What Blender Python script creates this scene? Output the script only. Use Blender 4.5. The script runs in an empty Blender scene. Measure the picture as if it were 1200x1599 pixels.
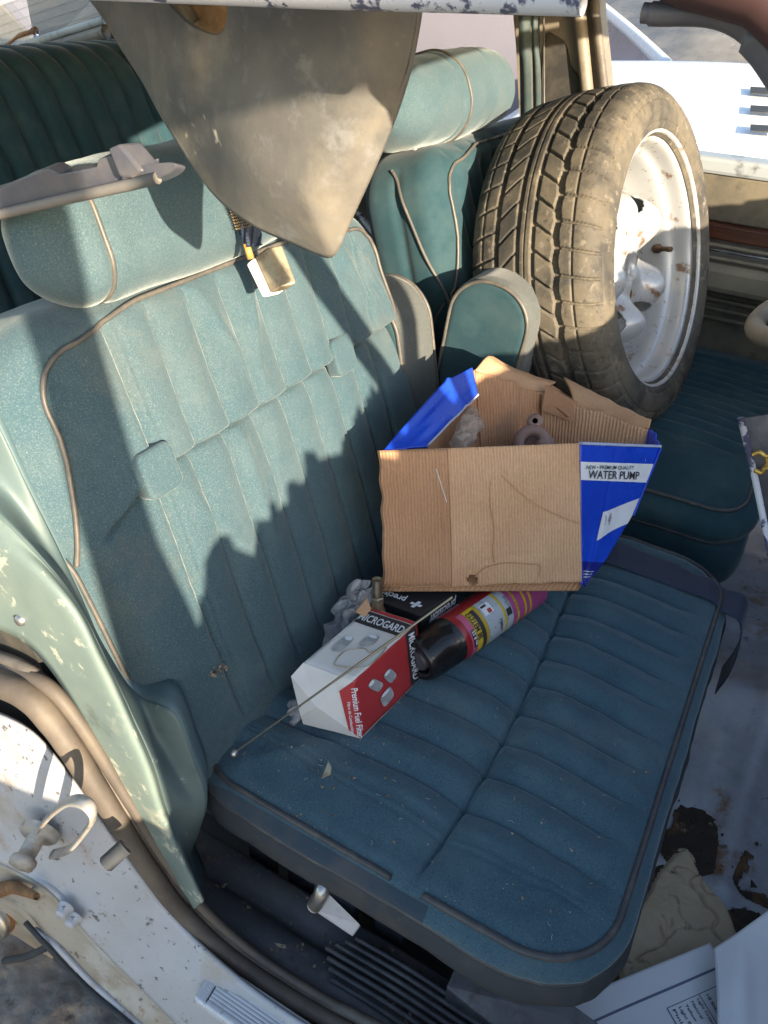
import bpy, bmesh, math, random
import numpy as np
from mathutils import Vector, Matrix

random.seed(7)
scn = bpy.context.scene
COL = scn.collection

# ------------------------------------------------------------------ camera
FPX = 1200.0                       # focal length in photo pixels (photo 1200 x 1599)
CAM = np.array([0.0, 0.0, 1.30])
_y = np.array([820., -800., FPX]); _y /= np.linalg.norm(_y)
_x = np.array([2721., 989., -FPX]); _x = _x - _y*(_x@_y); _x /= np.linalg.norm(_x)
_z = np.cross(_x, _y)
MR = np.stack([_x, _y, _z])        # rows: car forward (X), car left (Y), up (Z)
cam_d = bpy.data.cameras.new('camera'); cam = bpy.data.objects.new('camera', cam_d); COL.objects.link(cam)
cam_d.sensor_fit = 'VERTICAL'; cam_d.sensor_height = 36; cam_d.lens = 36*FPX/1599
cam_d.clip_start = 0.01; cam_d.clip_end = 500
r_, u_, b_ = MR[:, 0], -MR[:, 1], -MR[:, 2]
cam.matrix_world = Matrix(((r_[0], u_[0], b_[0], CAM[0]), (r_[1], u_[1], b_[1], CAM[1]), (r_[2], u_[2], b_[2], CAM[2]), (0, 0, 0, 1)))
scn.camera = cam

# ------------------------------------------------------------------ light
SUN = np.array([1.0, -0.60, 0.30]); SUN /= np.linalg.norm(SUN)
world = bpy.data.worlds.new('World'); scn.world = world; world.use_nodes = True
wn = world.node_tree.nodes; wn.clear()
sky = wn.new('ShaderNodeTexSky'); sky.sky_type = 'NISHITA'; sky.sun_disc = False
sky.sun_elevation = math.asin(SUN[2]); sky.sun_rotation = math.atan2(SUN[0], SUN[1])
sky.dust_density = 1.0; sky.air_density = 1.0
bg = wn.new('ShaderNodeBackground'); bg.inputs[1].default_value = 0.15
wo = wn.new('ShaderNodeOutputWorld')
world.node_tree.links.new(sky.outputs[0], bg.inputs[0]); world.node_tree.links.new(bg.outputs[0], wo.inputs[0])
sl = bpy.data.lights.new('sun', 'SUN'); sl.energy = 5.0; sl.angle = math.radians(0.5); sl.color = (1.0, 0.84, 0.62)
so = bpy.data.objects.new('sun', sl); COL.objects.link(so)
so.rotation_euler = Vector(SUN).to_track_quat('Z', 'Y').to_euler(); so.location = (4, -3, 4)
scn.view_settings.view_transform = 'Standard'; scn.view_settings.look = 'None'
scn.view_settings.gamma = 1; scn.view_settings.use_curve_mapping = False
scn.view_settings.exposure = 1.5
scn.render.resolution_x = 768; scn.render.resolution_y = 1024

# ------------------------------------------------------------------ survey helpers: a sight line from the survey station met with a car plane
def ray(px, py):
    return MR @ np.array([px-600., py-799.5, FPX])
def onax(px, py, ax, val):
    d = ray(px, py); return CAM + d*((val-CAM[ax])/d[ax])
def XP(px, py, v): return onax(px, py, 0, v)
def YP(px, py, v): return onax(px, py, 1, v)
def ZP(px, py, v): return onax(px, py, 2, v)
def PN(px, py, p, n):
    n = np.array(n, float); d = ray(px, py); return CAM + d*(((np.array(p)-CAM)@n)/(d@n))

# ------------------------------------------------------------------ noise
def _hash(i, j, k, s):
    h = (i*374761393 + j*668265263 + k*2147483647 + s*974634777) & 0xffffffff
    h = ((h ^ (h >> 13))*1274126177) & 0xffffffff
    return ((h ^ (h >> 16)) & 0xffff)/65535.0
def vnoise(P, sc, seed=0):
    P = np.asarray(P, float)*sc; F = np.floor(P).astype(np.int64); t = P-F; t = t*t*(3-2*t)
    out = 0
    for a in (0, 1):
        for b in (0, 1):
            for c in (0, 1):
                w = (t[..., 0] if a else 1-t[..., 0])*(t[..., 1] if b else 1-t[..., 1])*(t[..., 2] if c else 1-t[..., 2])
                out = out + w*_hash(F[..., 0]+a, F[..., 1]+b, F[..., 2]+c, seed)
    return out-0.5
def sstep(x, a, b):
    t = np.clip((x-a)/(b-a), 0, 1); return t*t*(3-2*t)
def gs(x, w): return np.exp(-(x/w)**2)

# ------------------------------------------------------------------ objects
def tag(o, label=None, cat=None, group=None, kind=None):
    if label: o['label'] = label
    if cat: o['category'] = cat
    if group: o['group'] = group
    if kind: o['kind'] = kind
    return o
def empty(name, loc, label, cat, group=None):
    o = bpy.data.objects.new(name, None); o.empty_display_size = 0.05
    COL.objects.link(o); o.location = Vector(loc); tag(o, label, cat, group); return o
ORG = {}
def world_org(o):
    p = Vector(o.location)
    while o.parent: o = o.parent; p = p + Vector(o.location)
    return p
def mesh(name, V, F, mat, parent=None, smooth=True, uv=None, label=None, mats=None, midx=None):
    V = np.asarray(V, float)
    o0 = np.array([(V[:, 0].min()+V[:, 0].max())/2, (V[:, 1].min()+V[:, 1].max())/2, V[:, 2].min()])
    me = bpy.data.meshes.new(name)
    me.from_pydata((V-o0).tolist(), [], [list(map(int, f)) for f in F])
    if uv is not None:
        ul = me.uv_layers.new(name='UVMap'); uv = np.asarray(uv, float)
        li = np.empty(len(me.loops), int); me.loops.foreach_get('vertex_index', li)
        ul.data.foreach_set('uv', uv[li].astype(np.float32).ravel())
    if mats:
        for m in mats: me.materials.append(m)
        if midx is not None: me.polygons.foreach_set('material_index', np.asarray(midx, np.int32))
    else: me.materials.append(mat)
    if smooth: me.polygons.foreach_set('use_smooth', [True]*len(me.polygons))
    me.update()
    o = bpy.data.objects.new(name, me); COL.objects.link(o)
    if parent is not None:
        o.parent = parent; o.location = Vector(o0)-world_org(parent)
    else: o.location = Vector(o0)
    if label: o['label'] = label
    return o
def modbevel(o, w=0.002, seg=2):
    m = o.modifiers.new('bevel', 'BEVEL'); m.width = w; m.segments = seg; m.limit_method = 'ANGLE'; m.angle_limit = math.radians(40)
    return o

class MB:
    def __init__(s): s.V = []; s.F = []; s.n = 0; s.uv = []
    def add(s, V, F, uv=None):
        V = np.asarray(V, float); s.V.append(V); s.F += [[i+s.n for i in f] for f in F]; s.n += len(V)
        s.uv.append(np.asarray(uv, float) if uv is not None else np.zeros((len(V), 2))); return s
    def build(s, name, mat, parent=None, smooth=True, label=None):
        return mesh(name, np.concatenate(s.V), s.F, mat, parent, smooth, np.concatenate(s.uv), label)

def grid_faces(nu, nv, wrapu=False, wrapv=False):
    F = []
    for i in range(nu if wrapu else nu-1):
        for j in range(nv if wrapv else nv-1):
            a = i*nv+j; b = ((i+1) % nu)*nv+j; c = ((i+1) % nu)*nv+(j+1) % nv; d = i*nv+(j+1) % nv
            F.append((a, b, c, d))
    return F
def crom(pts, n=8, closed=False):
    P = np.asarray(pts, float)
    if len(P) < 3: 
        t = np.linspace(0, 1, n+1)[:, None]; return P[0]*(1-t)+P[1]*t
    if closed: Q = np.vstack([P[-1], P, P[0], P[1]]); m = len(P)
    else: Q = np.vstack([2*P[0]-P[1], P, 2*P[-1]-P[-2]]); m = len(P)-1
    out = []
    for i in range(m):
        a, b, c, d = Q[i:i+4]
        for k in range(n):
            t = k/n
            out.append(0.5*((2*b)+(-a+c)*t+(2*a-5*b+4*c-d)*t*t+(-a+3*b-3*c+d)*t**3))
    if not closed: out.append(P[-1])
    return np.array(out)
def resample(P, n):
    P = np.asarray(P, float); d = np.r_[0, np.cumsum(np.linalg.norm(np.diff(P, axis=0), axis=1))]
    t = np.linspace(0, d[-1], n); return np.stack([np.interp(t, d, P[:, k]) for k in range(P.shape[1])], 1)
def tube(P, r, n=8, closed=False, cap=True, flat=1.0, upv=None):
    P = np.asarray(P, float); m = len(P); r = np.broadcast_to(r, (m,))
    T = np.roll(P, -1, 0)-np.roll(P, 1, 0)
    if not closed: T[0] = P[1]-P[0]; T[-1] = P[-1]-P[-2]
    T /= np.linalg.norm(T, axis=1)[:, None]+1e-12
    up = np.array(upv, float) if upv is not None else np.array([0, 0, 1.])
    if upv is None and abs(T[0]@up) > 0.9: up = np.array([1., 0, 0])
    V = []; nn = up-T[0]*(up@T[0]); nn /= np.linalg.norm(nn)
    for i in range(m):
        if upv is not None: nn = up-T[i]*(up@T[i])
        else: nn = nn-T[i]*(nn@T[i])
        nn = nn/(np.linalg.norm(nn)+1e-12); bb = np.cross(T[i], nn)
        for k in range(n):
            a = 2*math.pi*k/n; V.append(P[i]+r[i]*(math.cos(a)*nn*flat+math.sin(a)*bb))
    F = grid_faces(m, n, wrapu=closed, wrapv=True)
    if not closed and cap:
        F.append(tuple(range(n-1, -1, -1))); F.append(tuple((m-1)*n+k for k in range(n)))
    return np.array(V), F
def lathe(prof, o, ax, n=48, xv=None):
    """prof: list of (radius, height along axis)"""
    ax = np.array(ax, float); ax /= np.linalg.norm(ax)
    xv = np.array(xv, float) if xv is not None else (np.array([0, 0, 1.]) if abs(ax[2]) < .9 else np.array([1., 0, 0]))
    xv = xv-ax*(xv@ax); xv /= np.linalg.norm(xv); yv = np.cross(ax, xv)
    V = []; UV = []
    for i, (r, h) in enumerate(prof):
        for k in range(n):
            a = 2*math.pi*k/n; V.append(np.array(o)+ax*h+r*(math.cos(a)*xv+math.sin(a)*yv)); UV.append((k/n, h))
    F = grid_faces(len(prof), n, wrapv=True)
    F = [f[::-1] for f in F]
    if prof[0][0] > 1e-6: F.append(tuple(range(n)))
    if prof[-1][0] > 1e-6: F.append(tuple((len(prof)-1)*n+k for k in range(n-1, -1, -1)))
    return np.array(V), F, np.array(UV)
def box(lo, hi):
    x0, y0, z0 = lo; x1, y1, z1 = hi
    V = [(x0, y0, z0), (x1, y0, z0), (x1, y1, z0), (x0, y1, z0), (x0, y0, z1), (x1, y0, z1), (x1, y1, z1), (x0, y1, z1)]
    return np.array(V, float), [(0, 3, 2, 1), (4, 5, 6, 7), (0, 1, 5, 4), (1, 2, 6, 5), (2, 3, 7, 6), (3, 0, 4, 7)]
def hexa(bot, top):
    """8 corner solid from 4 bottom and 4 top points"""
    V = np.array(list(bot)+list(top), float)
    return V, [(0, 3, 2, 1), (4, 5, 6, 7), (0, 1, 5, 4), (1, 2, 6, 5), (2, 3, 7, 6), (3, 0, 4, 7)]
def prism(pts, off):
    """extrude a 3-D outline by the vector off"""
    P = np.asarray(pts, float); n = len(P); V = np.vstack([P, P+np.array(off)])
    F = [tuple(range(n)), tuple(range(2*n-1, n-1, -1))]+[(i, i+n, (i+1) % n+n, (i+1) % n) for i in range(n)]
    return V, F
def sheet(fn, nu, nv, th=0.0, nrm=None):
    """grid surface fn(s,t)->xyz arrays with thickness th along -normal; returns V,F,UV"""
    s, t = np.meshgrid(np.linspace(0, 1, nu), np.linspace(0, 1, nv), indexing='ij')
    P = fn(s, t).reshape(nu, nv, 3)
    du = np.gradient(P, axis=0); dv = np.gradient(P, axis=1); N = np.cross(du, dv); N /= np.linalg.norm(N, axis=2)[..., None]+1e-12
    uv = np.stack([s, t], -1).reshape(-1, 2)
    if th == 0: return P.reshape(-1, 3), grid_faces(nu, nv), uv
    A = P.reshape(-1, 3); B = (P-N*th).reshape(-1, 3); F = grid_faces(nu, nv); m = nu*nv
    G = [tuple(i+m for i in f[::-1]) for f in F]
    rim = [(i*nv) for i in range(nu)]; E = []
    loop = [i*nv for i in range(nu)]+[(nu-1)*nv+j for j in range(1, nv)]+[i*nv+nv-1 for i in range(nu-2, -1, -1)]+[j for j in range(nv-2, 0, -1)]
    for a, b in zip(loop, loop[1:]+loop[:1]): E.append((b, a, a+m, b+m))
    return np.vstack([A, B]), F+G+E, np.vstack([uv, uv])
def quadfn(A, B, C, D):
    """A(0,0) B(1,0) C(1,1) D(0,1)"""
    A, B, C, D = map(lambda p: np.array(p, float), (A, B, C, D))
    return lambda s, t: (A*(1-s[..., None])*(1-t[..., None])+B*s[..., None]*(1-t[..., None])+C*s[..., None]*t[..., None]+D*(1-s[..., None])*t[..., None])

class Soft:
    """upholstered block: box -> rounded edges -> rounded plan -> tufting -> placed"""
    def __init__(s, lo, hi, r, R, d, disp, warp, plan=(0, 1)):
        s.lo = np.array(lo, float); s.hi = np.array(hi, float); s.r = r; s.R = R; s.d = d; s.disp = disp; s.warp = warp; s.plan = plan
    def map(s, P, extra=0.0):
        P = np.asarray(P, float); r = s.r
        if s.R <= 0:
            q = np.clip(P, s.lo+r, s.hi-r); dl = P-q; n = dl/(np.linalg.norm(dl, axis=1)[:, None]+1e-12)
            P1 = q+r*n; raw = P1.copy()
        else:
            a, b = s.plan; c = 3-a-b; R = s.R
            ca = np.clip(P[:, a], s.lo[a]+R, s.hi[a]-R); cb = np.clip(P[:, b], s.lo[b]+R, s.hi[b]-R)
            da = P[:, a]-ca; db = P[:, b]-cb; m = np.maximum(abs(da), abs(db)); l = np.hypot(da, db)+1e-12
            i = np.maximum(0, R-m); zlo = P[:, c]-s.lo[c]; zhi = s.hi[c]-P[:, c]; j = np.minimum(zlo, zhi); sg = np.where(zhi <= zlo, 1., -1.)
            u = np.clip(r-i, 0, None); w = np.clip(r-j, 0, None); L_ = np.hypot(u, w)+1e-12
            near = (u > 0) | (w > 0); i2 = np.where(near & (u > 0), r-r*u/L_, i); j2 = np.where(near & (w > 0), r-r*w/L_, j)
            m2 = np.where(m > 0, R-i2, 0); ha, hb = da/l, db/l
            P1 = P.copy(); P1[:, a] = ca+ha*m2; P1[:, b] = cb+hb*m2; P1[:, c] = np.where(sg > 0, s.hi[c]-j2, s.lo[c]+j2)
            raw = P.copy(); raw[:, c] = P1[:, c]; k_ = np.where(m > 1e-9, m2/(m+1e-12), 1); raw[:, a] = ca+da*k_; raw[:, b] = cb+db*k_
            n = np.zeros_like(P); n[:, a] = ha*u/L_; n[:, b] = hb*u/L_; n[:, c] = sg*w/L_
        P2 = P1+s.disp(raw, n)+n*extra
        return s.warp(P2)
    def build(s, name, mat, parent=None, label=None):
        Vs = []; Fs = []; off = 0
        L = [np.linspace(s.lo[k], s.hi[k], max(3, int(round((s.hi[k]-s.lo[k])/s.d)))+1) for k in range(3)]
        for ax in range(3):
            o = [k for k in range(3) if k != ax]
            for side in (0, 1):
                A, B = np.meshgrid(L[o[0]], L[o[1]], indexing='ij'); P = np.zeros(A.shape+(3,))
                P[..., o[0]] = A; P[..., o[1]] = B; P[..., ax] = (s.lo, s.hi)[side][ax]
                nu, nv = A.shape; Vs.append(P.reshape(-1, 3))
                idx = np.arange(nu*nv).reshape(nu, nv)+off
                f = np.stack([idx[:-1, :-1], idx[1:, :-1], idx[1:, 1:], idx[:-1, 1:]], -1).reshape(-1, 4)
                if (side == 0) ^ (ax == 1): f = f[:, ::-1]
                Fs.append(f); off += nu*nv
        V = np.concatenate(Vs); F = np.concatenate(Fs)
        U, inv = np.unique(np.round(V, 6), axis=0, return_inverse=True); F = inv.ravel()[F]
        return mesh(name, s.map(U), F, mat, parent, label=label)
def piping(name, soft, raw, r, mat, parent, extra=0.001, closed=False, n=6):
    P = soft.map(resample(np.array(raw, float), max(16, int(len(raw)*1))), extra)
    V, F = tube(P, r, 8, closed); return mesh(name, V, F, mat, parent)

# ------------------------------------------------------------------ materials
def newmat(name):
    m = bpy.data.materials.new(name); m.use_nodes = True; return m, m.node_tree.nodes, m.node_tree.links, m.node_tree.nodes['Principled BSDF']
def N_(nodes, kind, **kw):
    n = nodes.new(kind)
    for k, v in kw.items():
        if k.startswith('i_'):
            n.inputs[int(k[2:]) if k[2:].isdigit() else k[2:]].default_value = v
        else: setattr(n, k, v)
    return n
def surf(name, base, rough=0.6, layers=(), bumps=(), metal=0.0, spec=0.5, sheen=0.0, uvmap=False, sheen_tint=(1, 1, 1, 1), coat=0.0, stretch=None, rvar=0.0, trans=0.0, alpha=1.0):
    """layers: (colour, scale, lo, hi[, strength, detail, seed, stretch]) noise patches over the base; bumps: (scale, strength, distance)"""
    m, nd, ln, bs = newmat(name)
    tc = nd.new('ShaderNodeTexCoord'); co = tc.outputs['UV' if uvmap else 'Object']
    col = N_(nd, 'ShaderNodeRGB'); col.outputs[0].default_value = (*base, 1); cur = col.outputs[0]
    for i, L in enumerate(layers):
        c, sc, lo, hi = L[:4]; st = L[4] if len(L) > 4 else 1.0; det = L[5] if len(L) > 5 else 6.0; seed = L[6] if len(L) > 6 else i*3.7; sx = L[7] if len(L) > 7 else None
        mp = N_(nd, 'ShaderNodeMapping'); mp.inputs['Location'].default_value = (seed, seed*1.3, seed*.7)
        if sx: mp.inputs['Scale'].default_value = sx
        ln.new(co, mp.inputs[0])
        nz = N_(nd, 'ShaderNodeTexNoise'); nz.inputs['Scale'].default_value = sc; nz.inputs['Detail'].default_value = det; nz.inputs['Roughness'].default_value = .65
        ln.new(mp.outputs[0], nz.inputs['Vector'])
        mr = N_(nd, 'ShaderNodeMapRange'); mr.inputs[1].default_value = lo; mr.inputs[2].default_value = hi; mr.inputs[4].default_value = st
        ln.new(nz.outputs[0], mr.inputs[0])
        mx = N_(nd, 'ShaderNodeMix', data_type='RGBA'); ln.new(mr.outputs[0], mx.inputs[0]); ln.new(cur, mx.inputs[6]); mx.inputs[7].default_value = (*c, 1)
        cur = mx.outputs[2]
    ln.new(cur, bs.inputs['Base Color'])
    bs.inputs['Roughness'].default_value = rough; bs.inputs['Metallic'].default_value = metal
    bs.inputs['Specular IOR Level'].default_value = spec
    if rvar:
        nz = N_(nd, 'ShaderNodeTexNoise'); nz.inputs['Scale'].default_value = 25; nz.inputs['Detail'].default_value = 6; ln.new(co, nz.inputs['Vector'])
        mr = N_(nd, 'ShaderNodeMapRange'); mr.inputs[1].default_value = .3; mr.inputs[2].default_value = .7; mr.inputs[3].default_value = max(.05, rough-rvar); mr.inputs[4].default_value = min(1, rough+rvar)
        ln.new(nz.outputs[0], mr.inputs[0]); ln.new(mr.outputs[0], bs.inputs['Roughness'])
    if sheen: bs.inputs['Sheen Weight'].default_value = sheen; bs.inputs['Sheen Roughness'].default_value = .4; bs.inputs['Sheen Tint'].default_value = sheen_tint
    if coat: bs.inputs['Coat Weight'].default_value = coat; bs.inputs['Coat Roughness'].default_value = .15
    if trans: bs.inputs['Transmission Weight'].default_value = trans
    if alpha < 1: bs.inputs['Alpha'].default_value = alpha
    prev = None
    for sc, st, ds in bumps:
        nz = N_(nd, 'ShaderNodeTexNoise'); nz.inputs['Scale'].default_value = sc; nz.inputs['Detail'].default_value = 5
        ln.new(co, nz.inputs['Vector'])
        b = N_(nd, 'ShaderNodeBump'); b.inputs['Strength'].default_value = st; b.inputs['Distance'].default_value = ds
        ln.new(nz.outputs[0], b.inputs['Height'])
        if prev: ln.new(prev, b.inputs['Normal'])
        prev = b.outputs[0]
    if prev: ln.new(prev, bs.inputs['Normal'])
    return m
TEAL = (.050, .100, .134)
velvet = surf('teal_velvet', TEAL, .9, layers=[((.075, .135, .165), 9, .42, .68, .8), ((.028, .066, .095), 14, .52, .72, .7), ((.20, .21, .19), 5, .58, .85, .45, 8), ((.13, .17, .18), 620, .50, .72, .7, 3), ((.012, .03, .045), 500, .54, .70, .6, 5), ((.32, .31, .27), 420, .70, .78, .6, 2)],
              bumps=[(700, .5, .0012), (60, .3, .002)], spec=.15, sheen=.5, sheen_tint=(.75, .9, .95, 1))
velvet_worn = surf('worn_teal_velvet', (.050, .095, .118), .9, layers=[((.080, .122, .140), 7, .42, .68, .9), ((.045, .092, .12), 13, .54, .74, .6), ((.20, .19, .17), 6, .58, .82, .4, 8), ((.15, .19, .19), 620, .50, .72, .7, 3), ((.02, .045, .058), 500, .55, .72, .55, 5), ((.20, .17, .125), 3.5, .56, .78, .4, 6, 4), ((.34, .33, .3), 420, .70, .78, .6, 2)],
              bumps=[(700, .5, .0012), (50, .35, .002)], spec=.15, sheen=.35, sheen_tint=(.9, .97, .95, 1))
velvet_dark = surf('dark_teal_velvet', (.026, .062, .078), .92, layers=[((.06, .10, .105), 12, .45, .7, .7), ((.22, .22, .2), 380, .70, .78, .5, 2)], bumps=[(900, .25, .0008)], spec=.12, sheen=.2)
dusty_velvet = surf('dusty_velvet', (.105, .112, .108), .95, layers=[((.06, .08, .085), 20, .5, .75, .8), ((.26, .25, .22), 300, .6, .75, .6, 2)], bumps=[(900, .25, .0008)], spec=.1, sheen=.35)
skirt = surf('dark_vinyl', (.042, .048, .055), .75, layers=[((.10, .09, .08), 18, .5, .78, .7), ((.2, .18, .15), 200, .66, .78, .6, 3)], bumps=[(300, .3, .001)], spec=.3)
pipem = surf('piping_vinyl', (.095, .088, .08), .45, layers=[((.18, .155, .125), 40, .45, .7, .7), ((.05, .05, .05), 70, .55, .7, .6)], spec=.5)
pipedark = surf('dark_piping_vinyl', (.055, .055, .06), .45, layers=[((.13, .12, .1), 40, .5, .75, .7)], spec=.5)
thread = surf('thread', (.08, .12, .13), .9)
# ------------------------------------------------------------------ front seats
LEAN = math.radians(18)
BV = np.array([-math.sin(LEAN), 0, math.cos(LEAN)]); BN = np.array([math.cos(LEAN), 0, math.sin(LEAN)])
def seat_frame(o, mir):
    o = np.array(o, float)
    def w(P):
        y = (mir-P[:, 0]) if mir else P[:, 0]
        return o+np.outer(y, [0, 1, 0])+np.outer(P[:, 1], BV)+np.outer(P[:, 2], BN)
    return w
def back_disp(sp):
    y0, y1, seam = sp['y0'], sp['y1'], sp['seam']
    p0, dp, npl = sp['p0'], sp['dp'], sp['npl']
    def disp(P, n):
        y, v, c = P[:, 0], P[:, 1], P[:, 2]
        D = np.zeros_like(P); w = sstep(n[:, 2], .55, .95)
        sv = seam-.035*sstep(y0+.12-y, 0, .1)
        up = sstep(v, sv-.001, sv+.004)
        h = .010*np.clip(1-((y-(y0+y1)/2)/(y1-y0)*2)**2, 0, 1)
        # overhang of the upper panel, dip of the lower under it
        ef = sstep(y, y0+.03, y0+.09)*sstep(y1-y, .0, .03)
        h += ef*(up*.012*np.exp(-(v-sv)/.09)-(1-up)*.010*np.exp(-(sv-v)/.02))
        h += .014*gs(v-.14, .16)
        h -= .010*gs(v-sv, .0034)*sstep(y, y0+.02, y0+.05)
        # pleats
        yy = y+.012*np.sin(v*9+.5)
        z = sstep(yy, p0-.012, p0-.002)*sstep(p0+dp*npl+.012-yy, 0, .01)
        u = (yy-p0)/dp; dist = abs(u-np.round(u))*dp
        fade = sstep(v, .015, .05)*(1-gs(v-.497, .012))
        h -= z*fade*(.0056*gs(dist, .0027)+.0042*gs(dist, .013))
        for ys in (p0-.002, p0+dp*npl+.004, p0+.012):
            h -= fade*.0022*gs(yy-ys, .0016)
        # wrinkles
        Q = np.stack([y, v*.45, c*0], 1)
        h += .004*vnoise(Q, 9, 3)+.0018*vnoise(Q, 27, 5)+.0009*vnoise(P, 90, 9)
        for (ya, va, yb, vb, amp, wd) in sp['folds']:
            d = np.array([yb-ya, vb-va]); l = np.hypot(*d); d /= l
            t = (y-ya)*d[0]+(v-va)*d[1]; q = -(y-ya)*d[1]+(v-va)*d[0]
            h += .7*amp*np.exp(-(q/wd)**2)*sstep(t, -.02, .02)*(1-sstep(t, l-.03, l+.03))
        D[:, 2] += w*h
        side = sstep(-n[:, 0], .5, .9)+sstep(n[:, 0], .5, .9)
        D[:, 0] += n[:, 0]*side*(.014*np.sin(np.clip((v+.06)/.58, 0, 1)*math.pi)+.004*vnoise(P, 18, 4)-.006*gs(c+.075, .008))
        top = sstep(n[:, 1], .5, .9)
        D[:, 1] += top*(.004*vnoise(P, 20, 6))
        return D
    return disp
def build_seat(name, label, o, mir, sp, cush, head, arm, mats, group='front seats of the car'):
    vb, vc, ve = mats
    p0d, dpd, npd, spP_seam = sp['p0'], sp['dp'], sp['npl'], sp['seam']
    root = empty(name, (cush['c'][0], cush['c'][1], .25), label, 'car seat', group)
    w = seat_frame(o, mir)
    y0, y1, top = sp['y0'], sp['y1'], sp['top']
    if mir:
        ww = w; w = lambda P: ww(P)
    bk = Soft((y0, -.07, -.155), (y1, top, .0), .042, .080, sp['res'], back_disp(sp), w, (0, 1))
    if mir:  # the copy is turned over: faces need flipping
        b = bk.build('backrest', vb, root); b.data.flip_normals()
    else: b = bk.build('backrest', vb, root)
    bk.disp0 = bk.disp
    # piping: the front loop joins the side welt a third of the way up; a second welt follows the rear edge of the bolster
    inn = .034; tq = .014
    front = [(y0, .290, -.004), (y0+.006, .312, 0), (y0+.018, .345, 0), (y0+inn-.004, .385, 0)]
    front = [tuple(p) for p in crom(front, 6)]+[(y0+inn, v, 0) for v in np.linspace(.41, top-.075, 6)]+[(y0+inn, v, 0) for v in np.linspace(top-.07, top-inn, 12)]+[(y, top-inn, 0) for y in np.linspace(y0+inn, y0+.075, 12)][1:]+[(y0+.075+.012*k, top-inn+(inn-tq)*float(sstep(k, 0, 9)), 0) for k in range(1, 10)]
    back_ = [(y0+y1-p[0], p[1], p[2]) for p in front[::-1]]
    mid = [(y, top-tq, 0) for y in np.linspace(y0+.20, y1-.20, 40)]
    raw = np.array(front+mid+back_)
    P = bk.map(raw, .0022); V, F = tube(P, .0027, 8); mesh('piping', V, F, pipem, b)
    for ys in (y0, y1):
        raw = crom([(ys, -.05, -.006), (ys, .1, -.006), (ys, .25, -.007), (ys, .30, -.012), (ys, .36, -.035), (ys, .43, -.055), (ys, .48, -.07), (ys, top-.004, -.085)], 10)
        P = bk.map(raw, .0018); V, F = tube(P, .0027, 8); mesh('piping', V, F, pipem, b)
        raw = crom([(ys, .29, -.018), (ys, .25, -.05), (ys, .18, -.075), (ys, .05, -.085), (ys, -.05, -.085)], 10)
        P = bk.map(raw, .0018); V, F = tube(P, .0032, 8); mesh('piping', V, F, pipedark, b)
    # inner loop piping of the side bolster
    if sp.get('loop'):
        P = bk.map(crom(sp['loop'], 10), .0015); V, F = tube(P, .0035, 8); mesh('piping', V, F, pipem, b)
    # two stitched tabs on the seam
    for yt in sp['tabs']:
        def td(P, n): return np.zeros_like(P)
        c = bk.map(np.array([[yt, sp['seam']+.003, 0]]))[0]
        def tw(P, c=c): return c+np.outer(P[:, 0]*(-1 if mir else 1), [0, 1, 0])+np.outer(P[:, 1], BV)+np.outer(P[:, 2], BN)
        t = Soft((-.0235, -.025, -.012), (.0235, .025, .0085), .004, .009, .0022, td, tw).build('tab', ve, b)
        if mir: t.data.flip_normals()
    # rows of stitching beside the outer pleats
    if not mir:
        mb = MB()
        for ys in (p0d-.002, p0d+.012, p0d+dpd*npd+.004):
            vs = np.arange(.03, .50, .0062)
            for v in vs:
                yy = ys-.012*math.sin(v*9+.5); yy2 = ys-.012*math.sin((v+.0038)*9+.5)
                if abs(v-spP_seam) < .012: continue
                P = bk.map(np.array([[yy, v, 0], [(yy+yy2)/2, v+.0019, 0], [yy2, v+.0038, 0]]), .0003); V, F = tube(P, .00045, 4); mb.add(V, F)
        tag(mb.build('stitching', thread, b), kind='stuff')
    # headrest
    hy0, hy1, hv0, hv1, hc0, hc1, ring = head
    def hd(P, n):
        D = np.zeros_like(P)
        D += n*(.006*vnoise(P, 14, 11)+.002*vnoise(P, 45, 12))[:, None]
        D += n*(.010*np.sin(np.clip((P[:, 0]-hy0)/(hy1-hy0), 0, 1)*math.pi))[:, None]*np.array([0, 1, 1])
        rr_ = 1-np.clip(np.hypot((P[:, 1]-(hv0+hv1)/2)/(hv1-hv0)*2, (P[:, 2]-(hc0+hc1)/2)/(hc1-hc0)*2), 0, 1)**2
        D[:, 0] += n[:, 0]*rr_*.016
        for rg in (ring, hy1-(ring-hy0)): D -= n*(.004*gs(P[:, 0]-rg, .004))[:, None]
        return D
    h = Soft((hy0, hv0, hc0), (hy1, hv1, hc1), min(hv1-hv0, hc1-hc0)*.46, 0, .005, hd, w)
    ho = h.build('headrest', ve, root)
    if mir: ho.data.flip_normals()
    for rg in ((ring, hy1-(ring-hy0)) if not mir else (hy1-(ring-hy0)-.02,)):
        cyc = []
        for a in np.linspace(0, 2*math.pi, 64, endpoint=False):
            m_ = max(abs(math.cos(a)), abs(math.sin(a))); cyc.append((rg, (hv0+hv1)/2+math.cos(a)/m_*(hv1-hv0)/2, (hc0+hc1)/2+math.sin(a)/m_*(hc1-hc0)/2))
        V, F = tube(h.map(np.array(cyc), .0010), .0025, 8, True); mesh('piping', V, F, pipem, ho)
    for yp in (hy0+.12, hy1-.12):
        A = w(np.array([[yp, top-.05, -.06], [yp, hv0+.05, -.06]])); V, F = tube(A, .006, 10)
        mesh('headrest_post', V, F, steel, root)
    # cushion
    lo, hi = cush['lo'], cush['hi']; cx, cp0, cdp, cn = cush['seam'], cush['p0'], cush['dp'], cush['n']
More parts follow.
